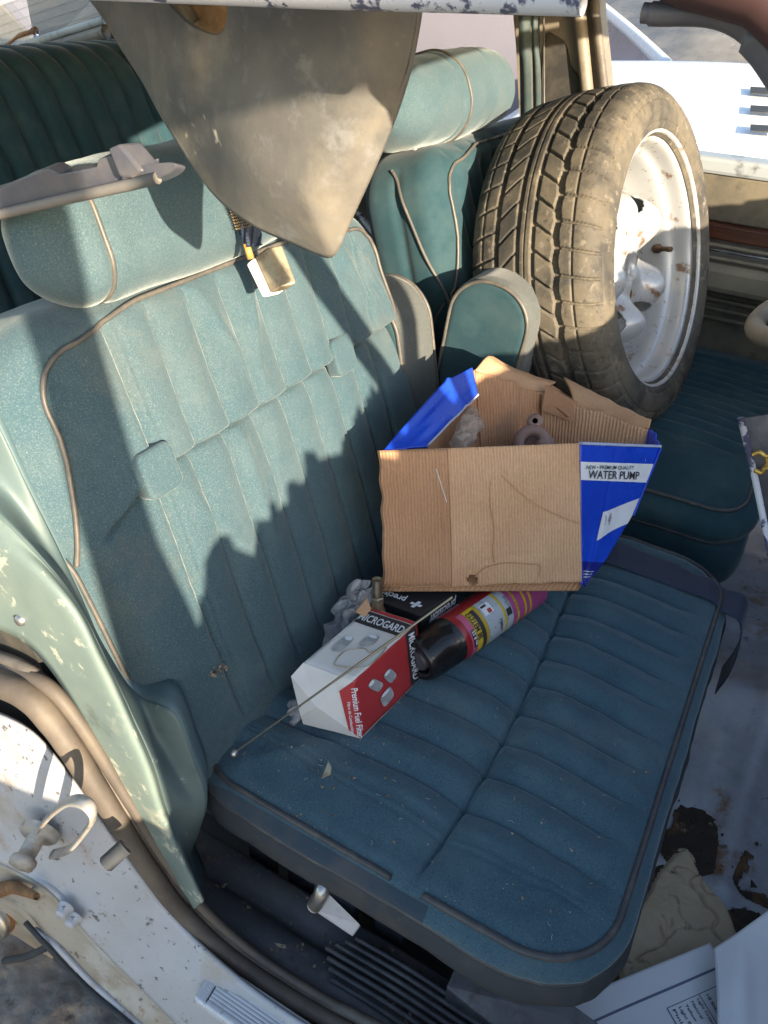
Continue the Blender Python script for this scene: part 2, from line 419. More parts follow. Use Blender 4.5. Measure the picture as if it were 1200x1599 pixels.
    def cd(P, n):
        x, y, z = P[:, 0], P[:, 1], P[:, 2]; D = np.zeros_like(P); wt = sstep(n[:, 2], .55, .95)
        u1 = (x-lo[0])/(hi[0]-lo[0]); u2 = (y-lo[1])/(hi[1]-lo[1])
        h = cush['dome']*(1-(2*u1-1)**4)*(1-(2*u2-1)**2)
        xs = cx+.012*np.sin((y-lo[1])*7)
        if cush['cross']: h -= (.010*gs(x-xs, .0032)+.011*gs(x-xs, .026))*sstep(u2, .0, .1)
        u = (y-cp0+.010*np.sin(x*9))/cdp; dist = abs(u-np.round(u))*cdp
        z_ = sstep(y, cp0-.6*cdp, cp0-.4*cdp)*sstep(cp0+cdp*(cn+.5)-y, 0, .01)*sstep(u1, .03, .08)*sstep(1-u1, .035, .14)
        h -= z_*(.0046*gs(dist, .0026)+.0072*gs(dist, .016))
        for ys in (cp0-.030, cp0-.040): h -= .0016*gs(y-ys, .0015)*sstep(1-u1, .05, .12)
        Q = np.stack([x*.6, y, z*0], 1)
        h += .006*vnoise(Q, 9, 31)+.0030*vnoise(Q, 24, 32)+.0013*vnoise(P, 80, 33)
        for (ya, va, yb, vb_, amp, wd) in cush.get('folds', ()):
            d = np.array([yb-ya, vb_-va]); l = np.hypot(*d); d /= l
            t = (x-ya)*d[0]+(y-va)*d[1]; q = -(x-ya)*d[1]+(y-va)*d[0]
            h += .7*amp*np.exp(-(q/wd)**2)*sstep(t, -.02, .02)*(1-sstep(t, l-.03, l+.03))
        D[:, 2] += wt*h
        pf = cush.get('pf', .58); sw = sstep(np.hypot(n[:, 0], n[:, 1]), .6, .95); zz = (z-lo[2])/(hi[2]-lo[2])
        g_ = .012*np.sin(np.clip((zz-pf)/(1-pf), 0, 1)*math.pi)*min(1, (hi[2]-lo[2])/.16)+.010*np.sin(np.clip(zz/pf, 0, 1)*math.pi)*min(1, (hi[2]-lo[2])/.16)-.003*gs(zz-pf, .03)+.006*vnoise(P*[1, 1, .6], 14, 41)+.002*vnoise(P, 50, 42)
        D[:, 0] += n[:, 0]*sw*g_; D[:, 1] += n[:, 1]*sw*g_
        return D
    def cw(P):
        Q = P.copy(); Q[:, 2] += cush['tilt']*(P[:, 0]-lo[0])
        for f in cush.get('warp', ()): Q = f(Q)
        return Q
    cs = Soft(lo, hi, cush.get('r', .026), cush['R'], sp['res'], cd, cw)
    co = cs.build('cushion', vc, root)
    if cush['cross']:
        me = co.data; me.materials.append(grimed); me.materials.append(skirt); oz = co.location.z+root.location.z; oy = co.location.y+root.location.y; ox = co.location.x+root.location.x
        for p in me.polygons:
            c = p.center; zf = (c.z+oz-lo[2])/(hi[2]-lo[2])
            if zf < cush['pf']: p.material_index = 2
            elif c.y+oy < .3845 and c.x+ox < -.13: p.material_index = 1
    i = .014
    def ringpts(z, ins):
        x0, x1, a, b2 = lo[0]+ins, hi[0]-ins, lo[1]+ins, hi[1]-ins
        return [(x, a, z) for x in np.linspace(x0, x1, 70)]+[(x1, y, z) for y in np.linspace(a, b2, 90)][1:]+[(x, b2, z) for x in np.linspace(x1, x0, 70)][1:]
    rp = ringpts(hi[2], i)
    gap = cush.get('gap')
    if gap:
        piping('piping', cs, [p for p in rp[:70] if p[0] < gap[0]], .0034, pipedark, co, .0015)
        piping('piping', cs, [p for p in rp[:70] if p[0] > gap[1]]+rp[70:], .0038, pipedark, co, .0015)
    else: piping('piping', cs, rp, .0034, pipedark, co, .0015)
    zz = lo[2]+(hi[2]-lo[2])*cush.get('pf', .58)
    piping('piping', cs, ringpts(zz, 0), .0034, pipedark, co, .001)
    # dark vinyl skirt under the cushion
    def sd(P, n): return n*(.004*vnoise(P, 16, 51))[:, None]
    Soft((lo[0]+.01, lo[1]+.012, lo[2]-.008), (hi[0]-.012, hi[1]-.012, lo[2]+.02), .015, max(.02, cush['R']-.012), .012, sd, cw).build('skirt', skirt, root)
    # fold-up armrest
    if arm:
        (ay0, ay1), A, B, wd, lab, am_ = arm
        A = np.array(A, float); B = np.array(B, float); L = np.linalg.norm(B-A); d = (B-A)/L; e = np.array([d[2], 0, -d[0]])
        def ad(P, n):
            D = n*(.003*vnoise(P, 20, 61))[:, None]; D[:, 2] += np.sign(n[:, 2])*sstep(abs(n[:, 2]), .6, .95)*.006; return D
        def aw(P): return A+np.outer(P[:, 0], d)+np.outer(P[:, 1], e)+np.outer(P[:, 2], [0, 1, 0])
        ar = Soft((0, -wd/2, ay0), (L, wd/2, ay1), .012, wd*.47, .005, ad, aw)
        ao = ar.build('armrest', am_, root)
        ao.data.flip_normals()
        ao.data.materials.append(velvet_dark)
        for p in ao.data.polygons:
            if abs(p.normal.y) > .75: p.material_index = 1  # side faces get a darker velvet to stand in for their shade
        for yy in (ay0, ay1):
            raw = [(x, -wd/2+.004, yy) for x in np.linspace(.02, L-.004, 40)]+[(L-.004, q, yy) for q in np.linspace(-wd/2+.004, wd/2-.004, 30)][1:]+[(x, wd/2-.004, yy) for x in np.linspace(L-.004, .02, 40)][1:]
            piping('piping', ar, raw, .0032, pipem, ao, .0015)
    return root, bk, cs
grimed = surf('grimed_velvet', (.040, .060, .080), .85, layers=[((.085, .085, .09), 18, .45, .7, .8), ((.22, .2, .17), 200, .68, .78, .6, 3)], bumps=[(500, .3, .001)], spec=.2, sheen=.2)
steel = surf('dull_steel', (.45, .44, .42), .38, layers=[((.25, .22, .19), 30, .5, .7, .7), ((.22, .10, .04), 18, .66, .74, .8)], metal=.9, rvar=.12)

B0 = (-.42, 0, .55)
spP = dict(y0=.358, y1=1.005, top=.515, seam=.337, p0=.470, dp=.0545, npl=8, res=.0026, tabs=(.468, .818),
           folds=[(.60, .49, .66, .35, .006, .012), (.70, .49, .64, .345, .005, .008), (.60, .33, .585, .18, .007, .011), (.66, .31, .60, .2, .004, .01),
                  (.86, .50, .93, .38, .007, .010), (.90, .50, .97, .36, .007, .010), (.84, .44, .95, .37, .005, .012), (.50, .30, .56, .16, .004, .012), (.45, .12, .55, .03, .004, .014)],
           loop=None)
cushP = dict(c=(-.2, .74), lo=(-.47, .372, .468), hi=(.055, 1.115, .553), seam=-.155, p0=.492, dp=.052, n=10, dome=.018, tilt=.0, R=.10, cross=True, gap=(-.172, -.140), pf=.70, r=.036,
             folds=[(-.40, .40, -.30, .50, .006, .012), (-.42, .46, -.36, .39, .004, .01), (-.03, .47, .03, .56, .004, .012), (-.06, .40, .0, .44, .003, .01)])
seatP, bkP, csP = build_seat('passenger_seat', 'near teal velour front seat with sunlit backrest, holding the open cardboard box', B0, None, spP, cushP,
    (.450, .90, .508, .622, -.056, .030, .497), ((.975, 1.075), (-.52, 0, .58), (-.590, 0, .905), .150, '', dusty_velvet), (velvet_worn, velvet, velvet_worn))

spD = dict(y0=.345, y1=1.00, top=.528, seam=.30, p0=.42, dp=.05, npl=10, res=.0048, tabs=(), folds=[(.50, .5, .56, .36, .004, .012)], loop=None)
# driver's seat is the mirror image, a little higher and further forward
cushD = dict(c=(-.2, 1.5), lo=(-.47, 1.19, .42), hi=(.045, 1.86, .615), seam=-.155, p0=1.36, dp=.036, n=11, dome=.02, tilt=.01, R=.07, cross=False)
def _shoulder(Q):
    k = sstep(1.40-Q[:, 1], 0, .2)*sstep(Q[:, 2], .5, .62); Q[:, 2] -= .03*k; return Q
cushD['warp'] = (_shoulder,)
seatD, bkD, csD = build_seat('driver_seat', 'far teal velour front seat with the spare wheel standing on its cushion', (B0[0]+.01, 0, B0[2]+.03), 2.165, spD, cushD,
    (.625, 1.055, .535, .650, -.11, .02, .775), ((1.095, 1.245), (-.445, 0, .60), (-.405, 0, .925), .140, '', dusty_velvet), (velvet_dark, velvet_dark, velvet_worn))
# ------------------------------------------------------------------ rear seat
def rear_seat():
    root = empty('rear_seat', (-1.3, 1.05, .3), 'dark teal pleated rear bench seat behind the front seats', 'car seat')
    lo, hi = (-1.55, .33, .55), (-1.33, 1.80, 1.135)
    def d(P, n):
        D = np.zeros_like(P); u = (P[:, 1]-.33+.02*np.sin(P[:, 2]*6))/.062; dist = abs(u-np.round(u))*.062
        w = sstep(n[:, 0]+n[:, 2]*.9, .3, .7)
        D += n*(w*(-.014*gs(dist, .010)-.004*gs(dist, .003)))[:, None]+n*(.006*vnoise(P, 7, 71))[:, None]; return D
    def w(P):
        Q = P.copy(); Q[:, 0] -= .32*(Q[:, 2]-.55); return Q
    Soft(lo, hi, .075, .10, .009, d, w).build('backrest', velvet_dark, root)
    def d2(P, n):
        D = np.zeros_like(P); u = (P[:, 1]-.33)/.062; dist = abs(u-np.round(u))*.062
        D[:, 2] += sstep(n[:, 2], .3, .8)*(-.008*gs(dist, .009)+.008*vnoise(P, 6, 72)); return D
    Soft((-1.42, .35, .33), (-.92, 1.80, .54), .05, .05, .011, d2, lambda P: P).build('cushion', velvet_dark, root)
rear_seat()

# ------------------------------------------------------------------ car body
paint = surf('white_car_paint', (.44, .45, .475), .38, layers=[((.34, .335, .33), 5, .45, .7, .7), ((.08, .075, .07), 90, .62, .65, .9, 8, 3), ((.30, .17, .08), 9, .60, .72, .8, 9, 11), ((.06, .04, .03), 34, .64, .68, .85, 9, 5), ((.36, .31, .24), 14, .56, .68, .6, 9, 15)], bumps=[(150, .12, .001)], rvar=.12, spec=.5)
primer = surf('jamb_paint', (.40, .36, .30), .5, layers=[((.26, .21, .15), 9, .42, .68, .8), ((.48, .47, .44), 14, .55, .65, .7), ((.25, .12, .05), 16, .62, .70, .8), ((.06, .045, .035), 60, .62, .67, .8)], bumps=[(80, .2, .001)], rvar=.1)
rustm = surf('rusty_metal', (.16, .075, .03), .85, layers=[((.30, .16, .06), 22, .42, .62, .9), ((.42, .36, .28), 14, .58, .72, .9), ((.05, .03, .02), 40, .58, .7, .8)], bumps=[(120, .6, .003)])
trimg = surf('pale_green_trim', (.135, .185, .175), .5, layers=[((.20, .25, .215), 6, .42, .68, .8), ((.42, .43, .35), 38, .59, .63, .8), ((.44, .42, .33), 6, .56, .66, .75, 9, 13), ((.07, .09, .085), 11, .62, .68, .6, 9, 17), ((.16, .2, .18), 25, .6, .75, .5)], bumps=[(260, .15, .0008)], rvar=.1)
triml = surf('blue_green_trim', (.085, .14, .16), .6, layers=[((.13, .19, .2), 7, .45, .7, .7), ((.32, .36, .35), 60, .68, .74, .5)], bumps=[(260, .2, .0008)])
rubber = surf('seal_rubber', (.085, .075, .068), .6, layers=[((.22, .19, .15), 16, .42, .7, .8), ((.05, .045, .045), 40, .55, .7, .7)], bumps=[(140, .2, .001)])
rubber_t = surf('dusty_tan_seal', (.30, .25, .19), .7, layers=[((.2, .165, .12), 16, .45, .7, .8)], bumps=[(140, .2, .001)])
sillm = surf('dirty_sill_vinyl', (.10, .105, .118), .6, layers=[((.15, .145, .14), 8, .42, .66, .9), ((.22, .19, .16), 28, .55, .72, .7), ((.025, .025, .03), 13, .6, .68, .8), ((.30, .27, .22), 300, .70, .76, .7, 3)], bumps=[(220, .35, .0015)], rvar=.15)
carpet = surf('grimy_carpet', (.030, .032, .038), .95, layers=[((.075, .068, .06), 14, .45, .7, .8), ((.22, .19, .15), 180, .68, .75, .7, 3)], bumps=[(500, .6, .003)])
floorp = surf('bare_floor_metal', (.38, .39, .43), .5, layers=[((.20, .20, .215), 5, .42, .66, .9), ((.42, .38, .31), 10, .54, .70, .8), ((.06, .045, .035), 30, .64, .69, .9, 9, 2), ((.26, .19, .12), 16, .56, .68, .7, 10, 41), ((.20, .10, .045), 6, .58, .64, .95, 10, 21), ((.045, .03, .02), 6.6, .62, .70, .9, 10, 21.3)], bumps=[(60, .2, .003), (400, .15, .001)], rvar=.15)
plast = surf('grey_plastic', (.10, .10, .098), .5, layers=[((.20, .18, .15), 9, .42, .68, .8), ((.30, .26, .19), 9, .54, .74, .7), ((.22, .22, .22), 60, .56, .68, .6), ((.75, .66, .5), 24, .66, .69, .9, 3), ((.09, .085, .08), 18, .55, .7, .5)], bumps=[(420, .22, .0008), (12, .15, .004)], rvar=.12)
plastb = surf('blue_grey_plastic', (.075, .078, .098), .42, layers=[((.16, .145, .13), 12, .45, .68, .8), ((.05, .05, .07), 30, .55, .7, .5)], bumps=[(200, .1, .0006)], rvar=.12)
dashm = surf('dark_interior_plastic', (.035, .034, .033), .6, layers=[((.11, .095, .07), 14, .45, .7, .8)], bumps=[(200, .2, .001)])
doortrim = surf('dusty_door_vinyl', (.085, .075, .06), .7, layers=[((.20, .17, .115), 7, .40, .65, .9), ((.04, .036, .03), 16, .55, .7, .7)], bumps=[(150, .3, .001)])
doortan = surf('tan_door_vinyl', (.20, .175, .13), .7, layers=[((.28, .24, .17), 7, .40, .65, .9), ((.1, .09, .07), 16, .55, .7, .7)], bumps=[(150, .3, .001)])
wood = surf('wood_print', (.10, .032, .015), .4, layers=[((.05, .016, .008), 14, .45, .62, .9, 6, 1, (.3, 1, 6)), ((.6, .52, .42), 120, .70, .73, .8, 4)], bumps=[(90, .1, .001)])
chrome = surf('chrome', (.6, .6, .62), .2, layers=[((.2, .17, .13), 50, .55, .7, .6)], metal=1.0, rvar=.1)
flake = surf('flaking_white_paint', (.66, .66, .70), .5, layers=[((.10, .10, .17), 34, .52, .55, 1.0, 5, 1), ((.45, .42, .38), 12, .6, .75, .5)], bumps=[(60, .2, .001)])
scuffm = surf('scuffed_alloy', (.58, .59, .62), .42, layers=[((.10, .085, .075), 26, .60, .66, .9, 8), ((.33, .19, .08), 11, .66, .78, .8), ((.4, .4, .41), 50, .5, .7, .6)], metal=.35, bumps=[(150, .2, .0006)], rvar=.12)

car = empty('stripped_car', (-.4, .9, .1), 'stripped old white sedan seen through its open front passenger doorway', 'car')
# floor pan with ribs, tunnel and raised rails
def floorfn(s, t):
    x = -1.0+1.9*s; y = .33+1.5*t; z = .225+0*x
    z += .11*gs(y-1.09, .12)*sstep(x, -1.2, -.9)
    z += .012*gs((y-.78), .018)+.012*gs((y-1.4), .018)+.014*gs(x-.17, .02)*sstep(y, .6, .8)
    z += .20*sstep(x, .45, .9)
    z += .012*vnoise(np.stack([x, y, x*0], -1), 7, 81)+.004*vnoise(np.stack([x, y, x*0], -1), 25, 82)
    return np.stack([x, y, z], -1)
V, F, UV = sheet(floorfn, 200, 160); mesh('floor_pan', V, F, floorp, car)
# cabin side: sill. cross-section swept along x; (y, z) profile from outside to inside
def sweep(prof_fn, xs):
    rows = [prof_fn(x) for x in xs]; nv = len(rows[0]); V = []
    for x, r in zip(xs, rows): V += [(x, a, b) for a, b in r]
    return np.array(V), [f for f in grid_faces(len(xs), nv)]
def bend(x):      # the rear end of the sill turns up into the door pillar
    return 0.0
xs = np.linspace(-.62, 1.0, 90)
def inner(x):     # sill top, with an undulating moulding and the channel beside the seat
    q = .003*math.sin(x*31)+.002*math.sin(x*57)
    pr = [(.326, .330), (.334, .349), (.350, .352+q), (.368, .345), (.378, .333), (.384, .318), (.392, .318), (.400, .330), (.424, .334+q), (.432, .325), (.438, .285), (.452, .235), (.50, .226)]
    return pr
V, F = sweep(inner, xs); mesh('sill_trim', V, F, sillm, car)
def loft(curves, n=60, m=5, sm=True):
    """curves: list of 3-D polylines; smooth surface through them"""
    C = [resample(crom(c, 6) if sm and len(c) > 2 else np.array(c, float), n) for c in curves]
    rows = []
    for i in range(n):
        P = [c[i] for c in C]; rows.append(crom(P, m) if len(P) > 2 else resample(P, m+1))
    R = np.array(rows); return R.reshape(-1, 3), grid_faces(R.shape[0], R.shape[1])
def solid(o, th, off=-1):
    m = o.modifiers.new('thick', 'SOLIDIFY'); m.thickness = th; m.offset = off; return o
def pxs(L, y, ax=1): return [onax(a, b, ax, y) for a, b in L]

# door pillar: painted jamb (outside), rubber seal, moulded trim (inside)
S0 = pxs([(-90, 1085), (-40, 1100), (40, 1135), (100, 1200), (165, 1290), (215, 1360), (280, 1440), (350, 1506), (440, 1575), (600, 1672), (900, 1830)], .288)
S1 = pxs([(-110, 1230), (-60, 1250), (0, 1290), (60, 1335), (120, 1392), (180, 1450), (250, 1515), (330, 1585), (420, 1660), (560, 1765), (850, 1960)], .258)
S2 = pxs([(-120, 1290), (-60, 1325), (0, 1345), (45, 1368), (90, 1400), (150, 1470), (225, 1545), (300, 1620), (400, 1705), (560, 1830), (850, 2040)], .245)
V, F = loft([S0, S1, S2], 120, 8); o = mesh('door_jamb', V, F, paint, car); solid(o, .004, 0)
S3 = pxs([(-120, 1400), (-60, 1400), (0, 1402), (40, 1420), (85, 1470), (140, 1525), (215, 1590), (300, 1672), (400, 1760), (560, 1890), (850, 2110)], .232)
S2b = [p+np.array([0, -.001, -.002]) for p in S2]
V, F = loft([S2b, [(a+b)/2+np.array([0, .006, 0]) for a, b in zip(S2b, S3)], S3], 120, 6); o = mesh('rocker_panel', V, F, primer, car); solid(o, .004, 0)
V, F = tube(crom(pxs([(55, 1452), (85, 1474), (140, 1530), (215, 1597), (300, 1678), (400, 1766), (560, 1896)], .229), 8), .004, 8); mesh('rocker_flange', V, F, paint, car)
S4 = pxs([(40, 1440), (80, 1484), (136, 1542), (210, 1606), (300, 1690), (560, 1910)], .222)
V, F = tube(crom(S4, 8), .0032, 8); mesh('rocker_gap_line', V, F, skirt, car)  # dark tube stands in for the shaded gap under the rocker
# rubber door seal: two beads side by side
path = crom([YP(-60, 1048, .283), YP(0, 1066, .283), YP(48, 1090, .283), YP(92, 1140, .284), YP(135, 1205, .285), YP(180, 1275, .287), YP(228, 1350, .290), YP(285, 1425, .296), YP(360, 1494, .303), YP(450, 1556, .308), YP(570, 1625, .31), YP(760, 1720, .31)], 10)
rr = np.interp(np.arange(len(path)), [0, 40, 60, 80, len(path)], [.016, .0125, .0105, .0095, .0095])
V, F = tube(path, rr, 16); V = V+(.0022*vnoise(V, 40, 3)+.001*vnoise(V, 140, 4))[:, None]*np.array([.5, -.8, .4]); mesh('door_seal', V, F, rubber_s := surf('door_seal_rubber', (.080, .066, .056), .62, layers=[((.15, .12, .09), 10, .40, .65, .9), ((.07, .06, .055), 30, .6, .75, .7)], bumps=[(140, .2, .001)]), car)
V, F = tube(path+np.array([.012, .014, .010]), rr*.55, 10); o = mesh('seal_lip', V, F, rubber_s, car)
path2 = crom([YP(-60, 1010, .30), YP(0, 1026, .30), YP(55, 1052, .30), YP(105, 1108, .30), YP(148, 1178, .30), YP(196, 1258, .30), YP(246, 1340, .304), YP(300, 1414, .309), YP(372, 1478, .316), YP(462, 1538, .322), YP(590, 1604, .324), YP(760, 1690, .324)], 10)
V, F = tube(path2, .0065, 8); mesh('trim_edge_seal', V, F, rubber, car)
# moulded pillar trim
A = pxs([(-60, 968), (-10, 978), (40, 1003), (85, 1050), (125, 1112), (165, 1185), (200, 1252), (245, 1325), (305, 1418)], .304)
B = pxs([(-60, 850), (-5, 868), (55, 905), (110, 962), (152, 1040), (190, 1122), (226, 1202), (258, 1290), (316, 1408)], .300)
Bx = pxs([(-60, 760), (-8, 800), (62, 870), (120, 945), (163, 1030), (200, 1110), (238, 1195), (266, 1285), (318, 1406)], .312)
V, F = loft([A, B, Bx], 110, 8)
V = V+(.0012*vnoise(V, 30, 14))[:, None]*np.array([0, 1, 0])
o = mesh('pillar_trim', V, F, trimg, car); solid(o, .003, 0)
Cc = pxs([(-60, 560), (-6, 655), (60, 795), (122, 925), (166, 1022), (214, 1086), (272, 1112), (301, 1180), (322, 1245), (309, 1300), (295, 1345), (318, 1404)], .352)
Ck = pxs([(-60, 700), (-7, 745), (63, 850), (124, 942), (168, 1028), (212, 1100), (252, 1165), (285, 1225), (300, 1262), (296, 1310), (293, 1350), (318, 1405)], .338)
V, F = loft([Bx, Ck, Cc], 110, 8); o = mesh('pillar_inner_trim', V, F, surf('dark_green_trim', (.085, .130, .135), .55, layers=[((.13, .17, .16), 6, .42, .68, .8), ((.36, .38, .33), 40, .66, .70, .7), ((.05, .08, .085), 20, .58, .7, .6)], bumps=[(260, .2, .0008)], rvar=.1), car); solid(o, .003, 0)
Cd = [p+np.array([-.03, .035, -.01]) for p in Cc]
V, F = loft([Cc, Cd], 90, 3); o = mesh('pillar_trim_return', V, F, triml, car); solid(o, .003, 0)
c = YP(33, 968, .301); V, F, _ = lathe([(0, -.004), (.0045, -.004), (.006, -.001), (.006, 0)], c, (0, 1, 0), 16); mesh('trim_screw', V, F, steel, car)
# solid core of the pillar so nothing is see-through
def core():
    P = [(-.90, 1.0), (-.60, .98), (-.565, .80), (-.52, .62), (-.50, .45), (-.48, .30), (-.95, .30)]
    V, F = prism([(x, .312, z) for x, z in P], (0, .035, 0)); return mesh('pillar_core', V, F, dashm, car, smooth=False)
core()
V, F = box((-1.0, .262, .10), (1.2, .33, .29)); mesh('sill_box', V, F, primer, car, smooth=False)
# striker
c = YP(62, 1300, .256); out = np.array([.30, -.90, -.1]); out /= np.linalg.norm(out)
_k = .85
V, F, _ = lathe([(_k*p[0], _k*p[1]) for p in [(.026, -.004), (.026, .003), (.023, .006), (0.0115, .006), (.0115, .026), (.0105, .027), (.0115, .028), (.0115, .034), (.0165, .035), (.0175, .039), (.016, .045), (.006, .0465), (0, .0465)]], c, out, 28)
latchm = surf('dull_painted_latch', (.34, .32, .29), .55, layers=[((.18, .14, .10), 40, .48, .66, .8), ((.30, .14, .06), 60, .62, .68, .8), ((.5, .48, .45), 25, .55, .68, .6)], metal=.15, bumps=[(200, .3, .0006)], rvar=.12)
mesh('door_striker', V, F, latchm, car)
lp = [YP(60, 1296, .252), YP(84, 1268, .244), YP(112, 1250, .240), YP(136, 1256, .238), YP(146, 1276, .238), YP(132, 1300, .240), YP(108, 1326, .244), YP(82, 1334, .250)]
V, F = tube(crom(lp, 8), .0028, 8, flat=2.2, upv=out); mesh('striker_loop', V, F, latchm, car)
a, b = YP(196, 1322, .262), YP(163, 1352, .240); V, F = tube([a, a*.5+b*.5, b-(b-a)*.08, b], [.0085, .0085, .0085, .0065], 14); mesh('rubber_stop', V, F, skirt, car)
# ribbed scuff plate on the sill
def scuff():
    zz = .362
    A, B = ZP(340, 1503, zz), ZP(304, 1562, zz-.002); ex = np.array([.62, .004, 0])
    q = quadfn(A, A+ex, B+ex, B)
    def fn(s, t):
        P = q(s, t); r = np.where((t > .16) & (t < .86) & (s > .025), .0030*np.abs(np.sin(t*math.pi*11))-.0008, .0026); r = np.where((t > .10) & (t < .16) | ((s < .025) & (s > .016) & (t > .1)), -.0006, r)
        P[..., 2] += r-.006*sstep(t, .93, 1); return P
    V, F, _ = sheet(fn, 140, 90); o = mesh('scuff_plate', V, F, scuffm, car); solid(o, .003, -1)
    for (u0, v0, u1, v1) in ((.022, .13, .99, .13), (.022, .13, .022, .90)):
        a_, b_ = q(np.array(u0), np.array(v0)), q(np.array(u1), np.array(v1)); V, F = tube([a_+[0, 0, .0012], b_+[0, 0, .0012]], .0022, 6); mesh('plate_groove', V, F, skirt, car)
scuff()
# grooved mat on the sill beside the seat
mb = MB()
for k in range(7):
    y = .3480+.0092*k
    P = [(x, y, .3565+.003*math.sin(x*31)-.10*max(0, y-.362)+.0005) for x in np.linspace(-.245+.008*abs(k-3), .6, 40)]
    V, F = tube(P, .0031, 6); mb.add(V, F)
mb.build('sill_ribs', surf('worn_ribbed_rubber', (.075, .075, .082), .6, layers=[((.15, .14, .13), 22, .45, .7, .8), ((.03, .03, .035), 30, .5, .7, .7)], bumps=[(200, .4, .0015)]), car)['kind'] = 'stuff'
# rear door hinge area at the very left
V, F = tube(crom([YP(-60, 1395, .235), YP(-10, 1392, .235), YP(20, 1386, .232), YP(58, 1400, .228)], 8), list(np.linspace(.014, .004, 25)), 10); mesh('hinge_arm', V, F, rustm, car)
for (a, b) in ((62, 1392), (104, 1416), (118, 1432)):
    c = YP(a, b, .242); V, F, _ = lathe([(.010, 0), (.010, .003), (.0068, .0035), (.0068, .010), (.0055, .012), (0, .012)], c, (.2, -.95, .1), 6 if a < 100 else 20); mesh('hinge_bolt', V, F, primer if a < 100 else paint, car)
V, F = loft([pxs([(-80, 1400), (-20, 1398), (22, 1402), (60, 1440), (86, 1492)], .238), pxs([(-80, 1490), (-20, 1500), (20, 1500), (55, 1496), (84, 1496)], .30)], 30, 8); o = mesh('wheel_arch_skin', V, F, primer, car); solid(o, .003)
V, F = tube(crom(pxs([(-60, 1518), (0, 1502), (40, 1494), (76, 1478)], .232), 6), .005, 8); mesh('arch_lip', V, F, skirt, car)
c = YP(-6, 1432, .24); V, F, _ = lathe([(.030, 0), (.030, .012), (.027, .016), (0, .016)], c, (.2, -.9, .3), 30); mesh('hinge_cap', V, F, steel, car)
V, F, _ = lathe([(.031, -.002), (.031, .006), (.029, .006)], c, (.2, -.9, .3), 30); mesh('hinge_collar', V, F, rustm, car)

# seat riser, tracks and the adjuster handle belong to the floor area beside the cushion
for yy in (.47, 1.02):
    V, F = box((-.42, yy, .27), (.02, yy+.045, .345)); mesh('seat_rail', V, F, dashm, car, smooth=False)
mb = MB()
for x in (-.40, -.335, -.27, -.20):
    V, F = box((x-.022, .448, .25), (x+.022, .462, .33)); mb.add(V, F)
o = mb.build('floor_bracket', surf('dusty_bracket', (.10, .11, .135), .6, layers=[((.03, .03, .035), 20, .45, .65, .9)]), car, smooth=False); modbevel(o, .006, 2)
V, F = hexa([(-.10, .40, .24), (.06, .40, .24), (.06, .46, .24), (-.10, .46, .24)], [(-.10, .395, .385), (.06, .395, .33), (.06, .46, .36), (-.10, .46, .40)]); o = mesh('seat_bracket', V, F, surf('worn_bracket_metal', (.13, .13, .14), .5, layers=[((.3, .29, .28), 14, .5, .7, .6), ((.06, .05, .045), 30, .5, .7, .7)], metal=.4), car, smooth=False); modbevel(o, .003, 2)
# near roof rail and windscreen pillar
V, F = tube([YP(-900, -52, .33), YP(0, -27, .33), YP(500, -12, .33), YP(912, 0, .33)], [.0062, .0062, .0062, .0052], 12); mesh('roof_rail', V, F, flake, car)
V, F = tube([YP(-900, -46, .33)+[0, .012, .012], YP(500, -8, .33)+[0, .012, .012], YP(935, -22, .33)+[0, .012, .012], YP(1080, -36, .33), YP(1190, -6, .33), YP(1300, 95, .33), YP(1560, 600, .33)], .0095, 12)
mesh('door_frame', V, F, surf('dark_red_seal', (.05, .022, .02), .6), car)
V, F = tube(crom([YP(1004, 20, .34), YP(1030, 22, .34), YP(1105, 23, .34), YP(1153, 39, .34), YP(1188, 70, .34), YP(1220, 115, .34), YP(1310, 260, .34)], 8), [.0034]*5+[.0040]*24+[.006]*20, 12); mesh('pillar_weatherstrip', V, F, plastb, car)

# roof skin over the rear of the cabin
def rooffn(s, t):
    x = -1.75+1.69*s; y = .345+1.49*t; z = 1.335+.12*np.sin(t*math.pi)-.16*sstep(-x, 1.3, 1.75); return np.stack([x, y, z], -1)
V, F, _ = sheet(rooffn, 30, 24); o = mesh('roof', V, F, paint, car); solid(o, .012)
# far side: pillar, doors, window ledges
Yf = 1.85
def farbox(name, x0, x1, z0, z1, m, y0=Yf, y1=Yf+.06, bev=.004):
    V, F = box((x0, y0, z0), (x1, y1, z1)); o = mesh(name, V, F, m, car, smooth=False); modbevel(o, bev, 2); return o
pil = surf('grey_pillar_paint', (.20, .17, .135), .55, layers=[((.30, .26, .2), 10, .4, .7, .8), ((.05, .045, .04), 22, .58, .72, .8)], bumps=[(80, .2, .001)])
V, F = prism([YP(797, -60, Yf), YP(801, 15, Yf), YP(806, 70, Yf), YP(812, 190, Yf), YP(830, 600, Yf), YP(985, 600, Yf), YP(946, 150, Yf), YP(932, 20, Yf), YP(928, -60, Yf)], (0, .07, 0)); mesh('far_pillar', V, F, pil, car, smooth=False)
V, F = tube([YP(926, -60, Yf-.01), YP(930, 20, Yf-.01), YP(944, 140, Yf-.01), YP(960, 260, Yf-.01)], .010, 10); mesh('far_door_seal', V, F, rubber, car)
V, F = tube([YP(902, -60, Yf-.012), YP(905, 20, Yf-.012), YP(917, 140, Yf-.012), YP(930, 260, Yf-.012)], .014, 10); mesh('far_pillar_flange', V, F, pil, car)
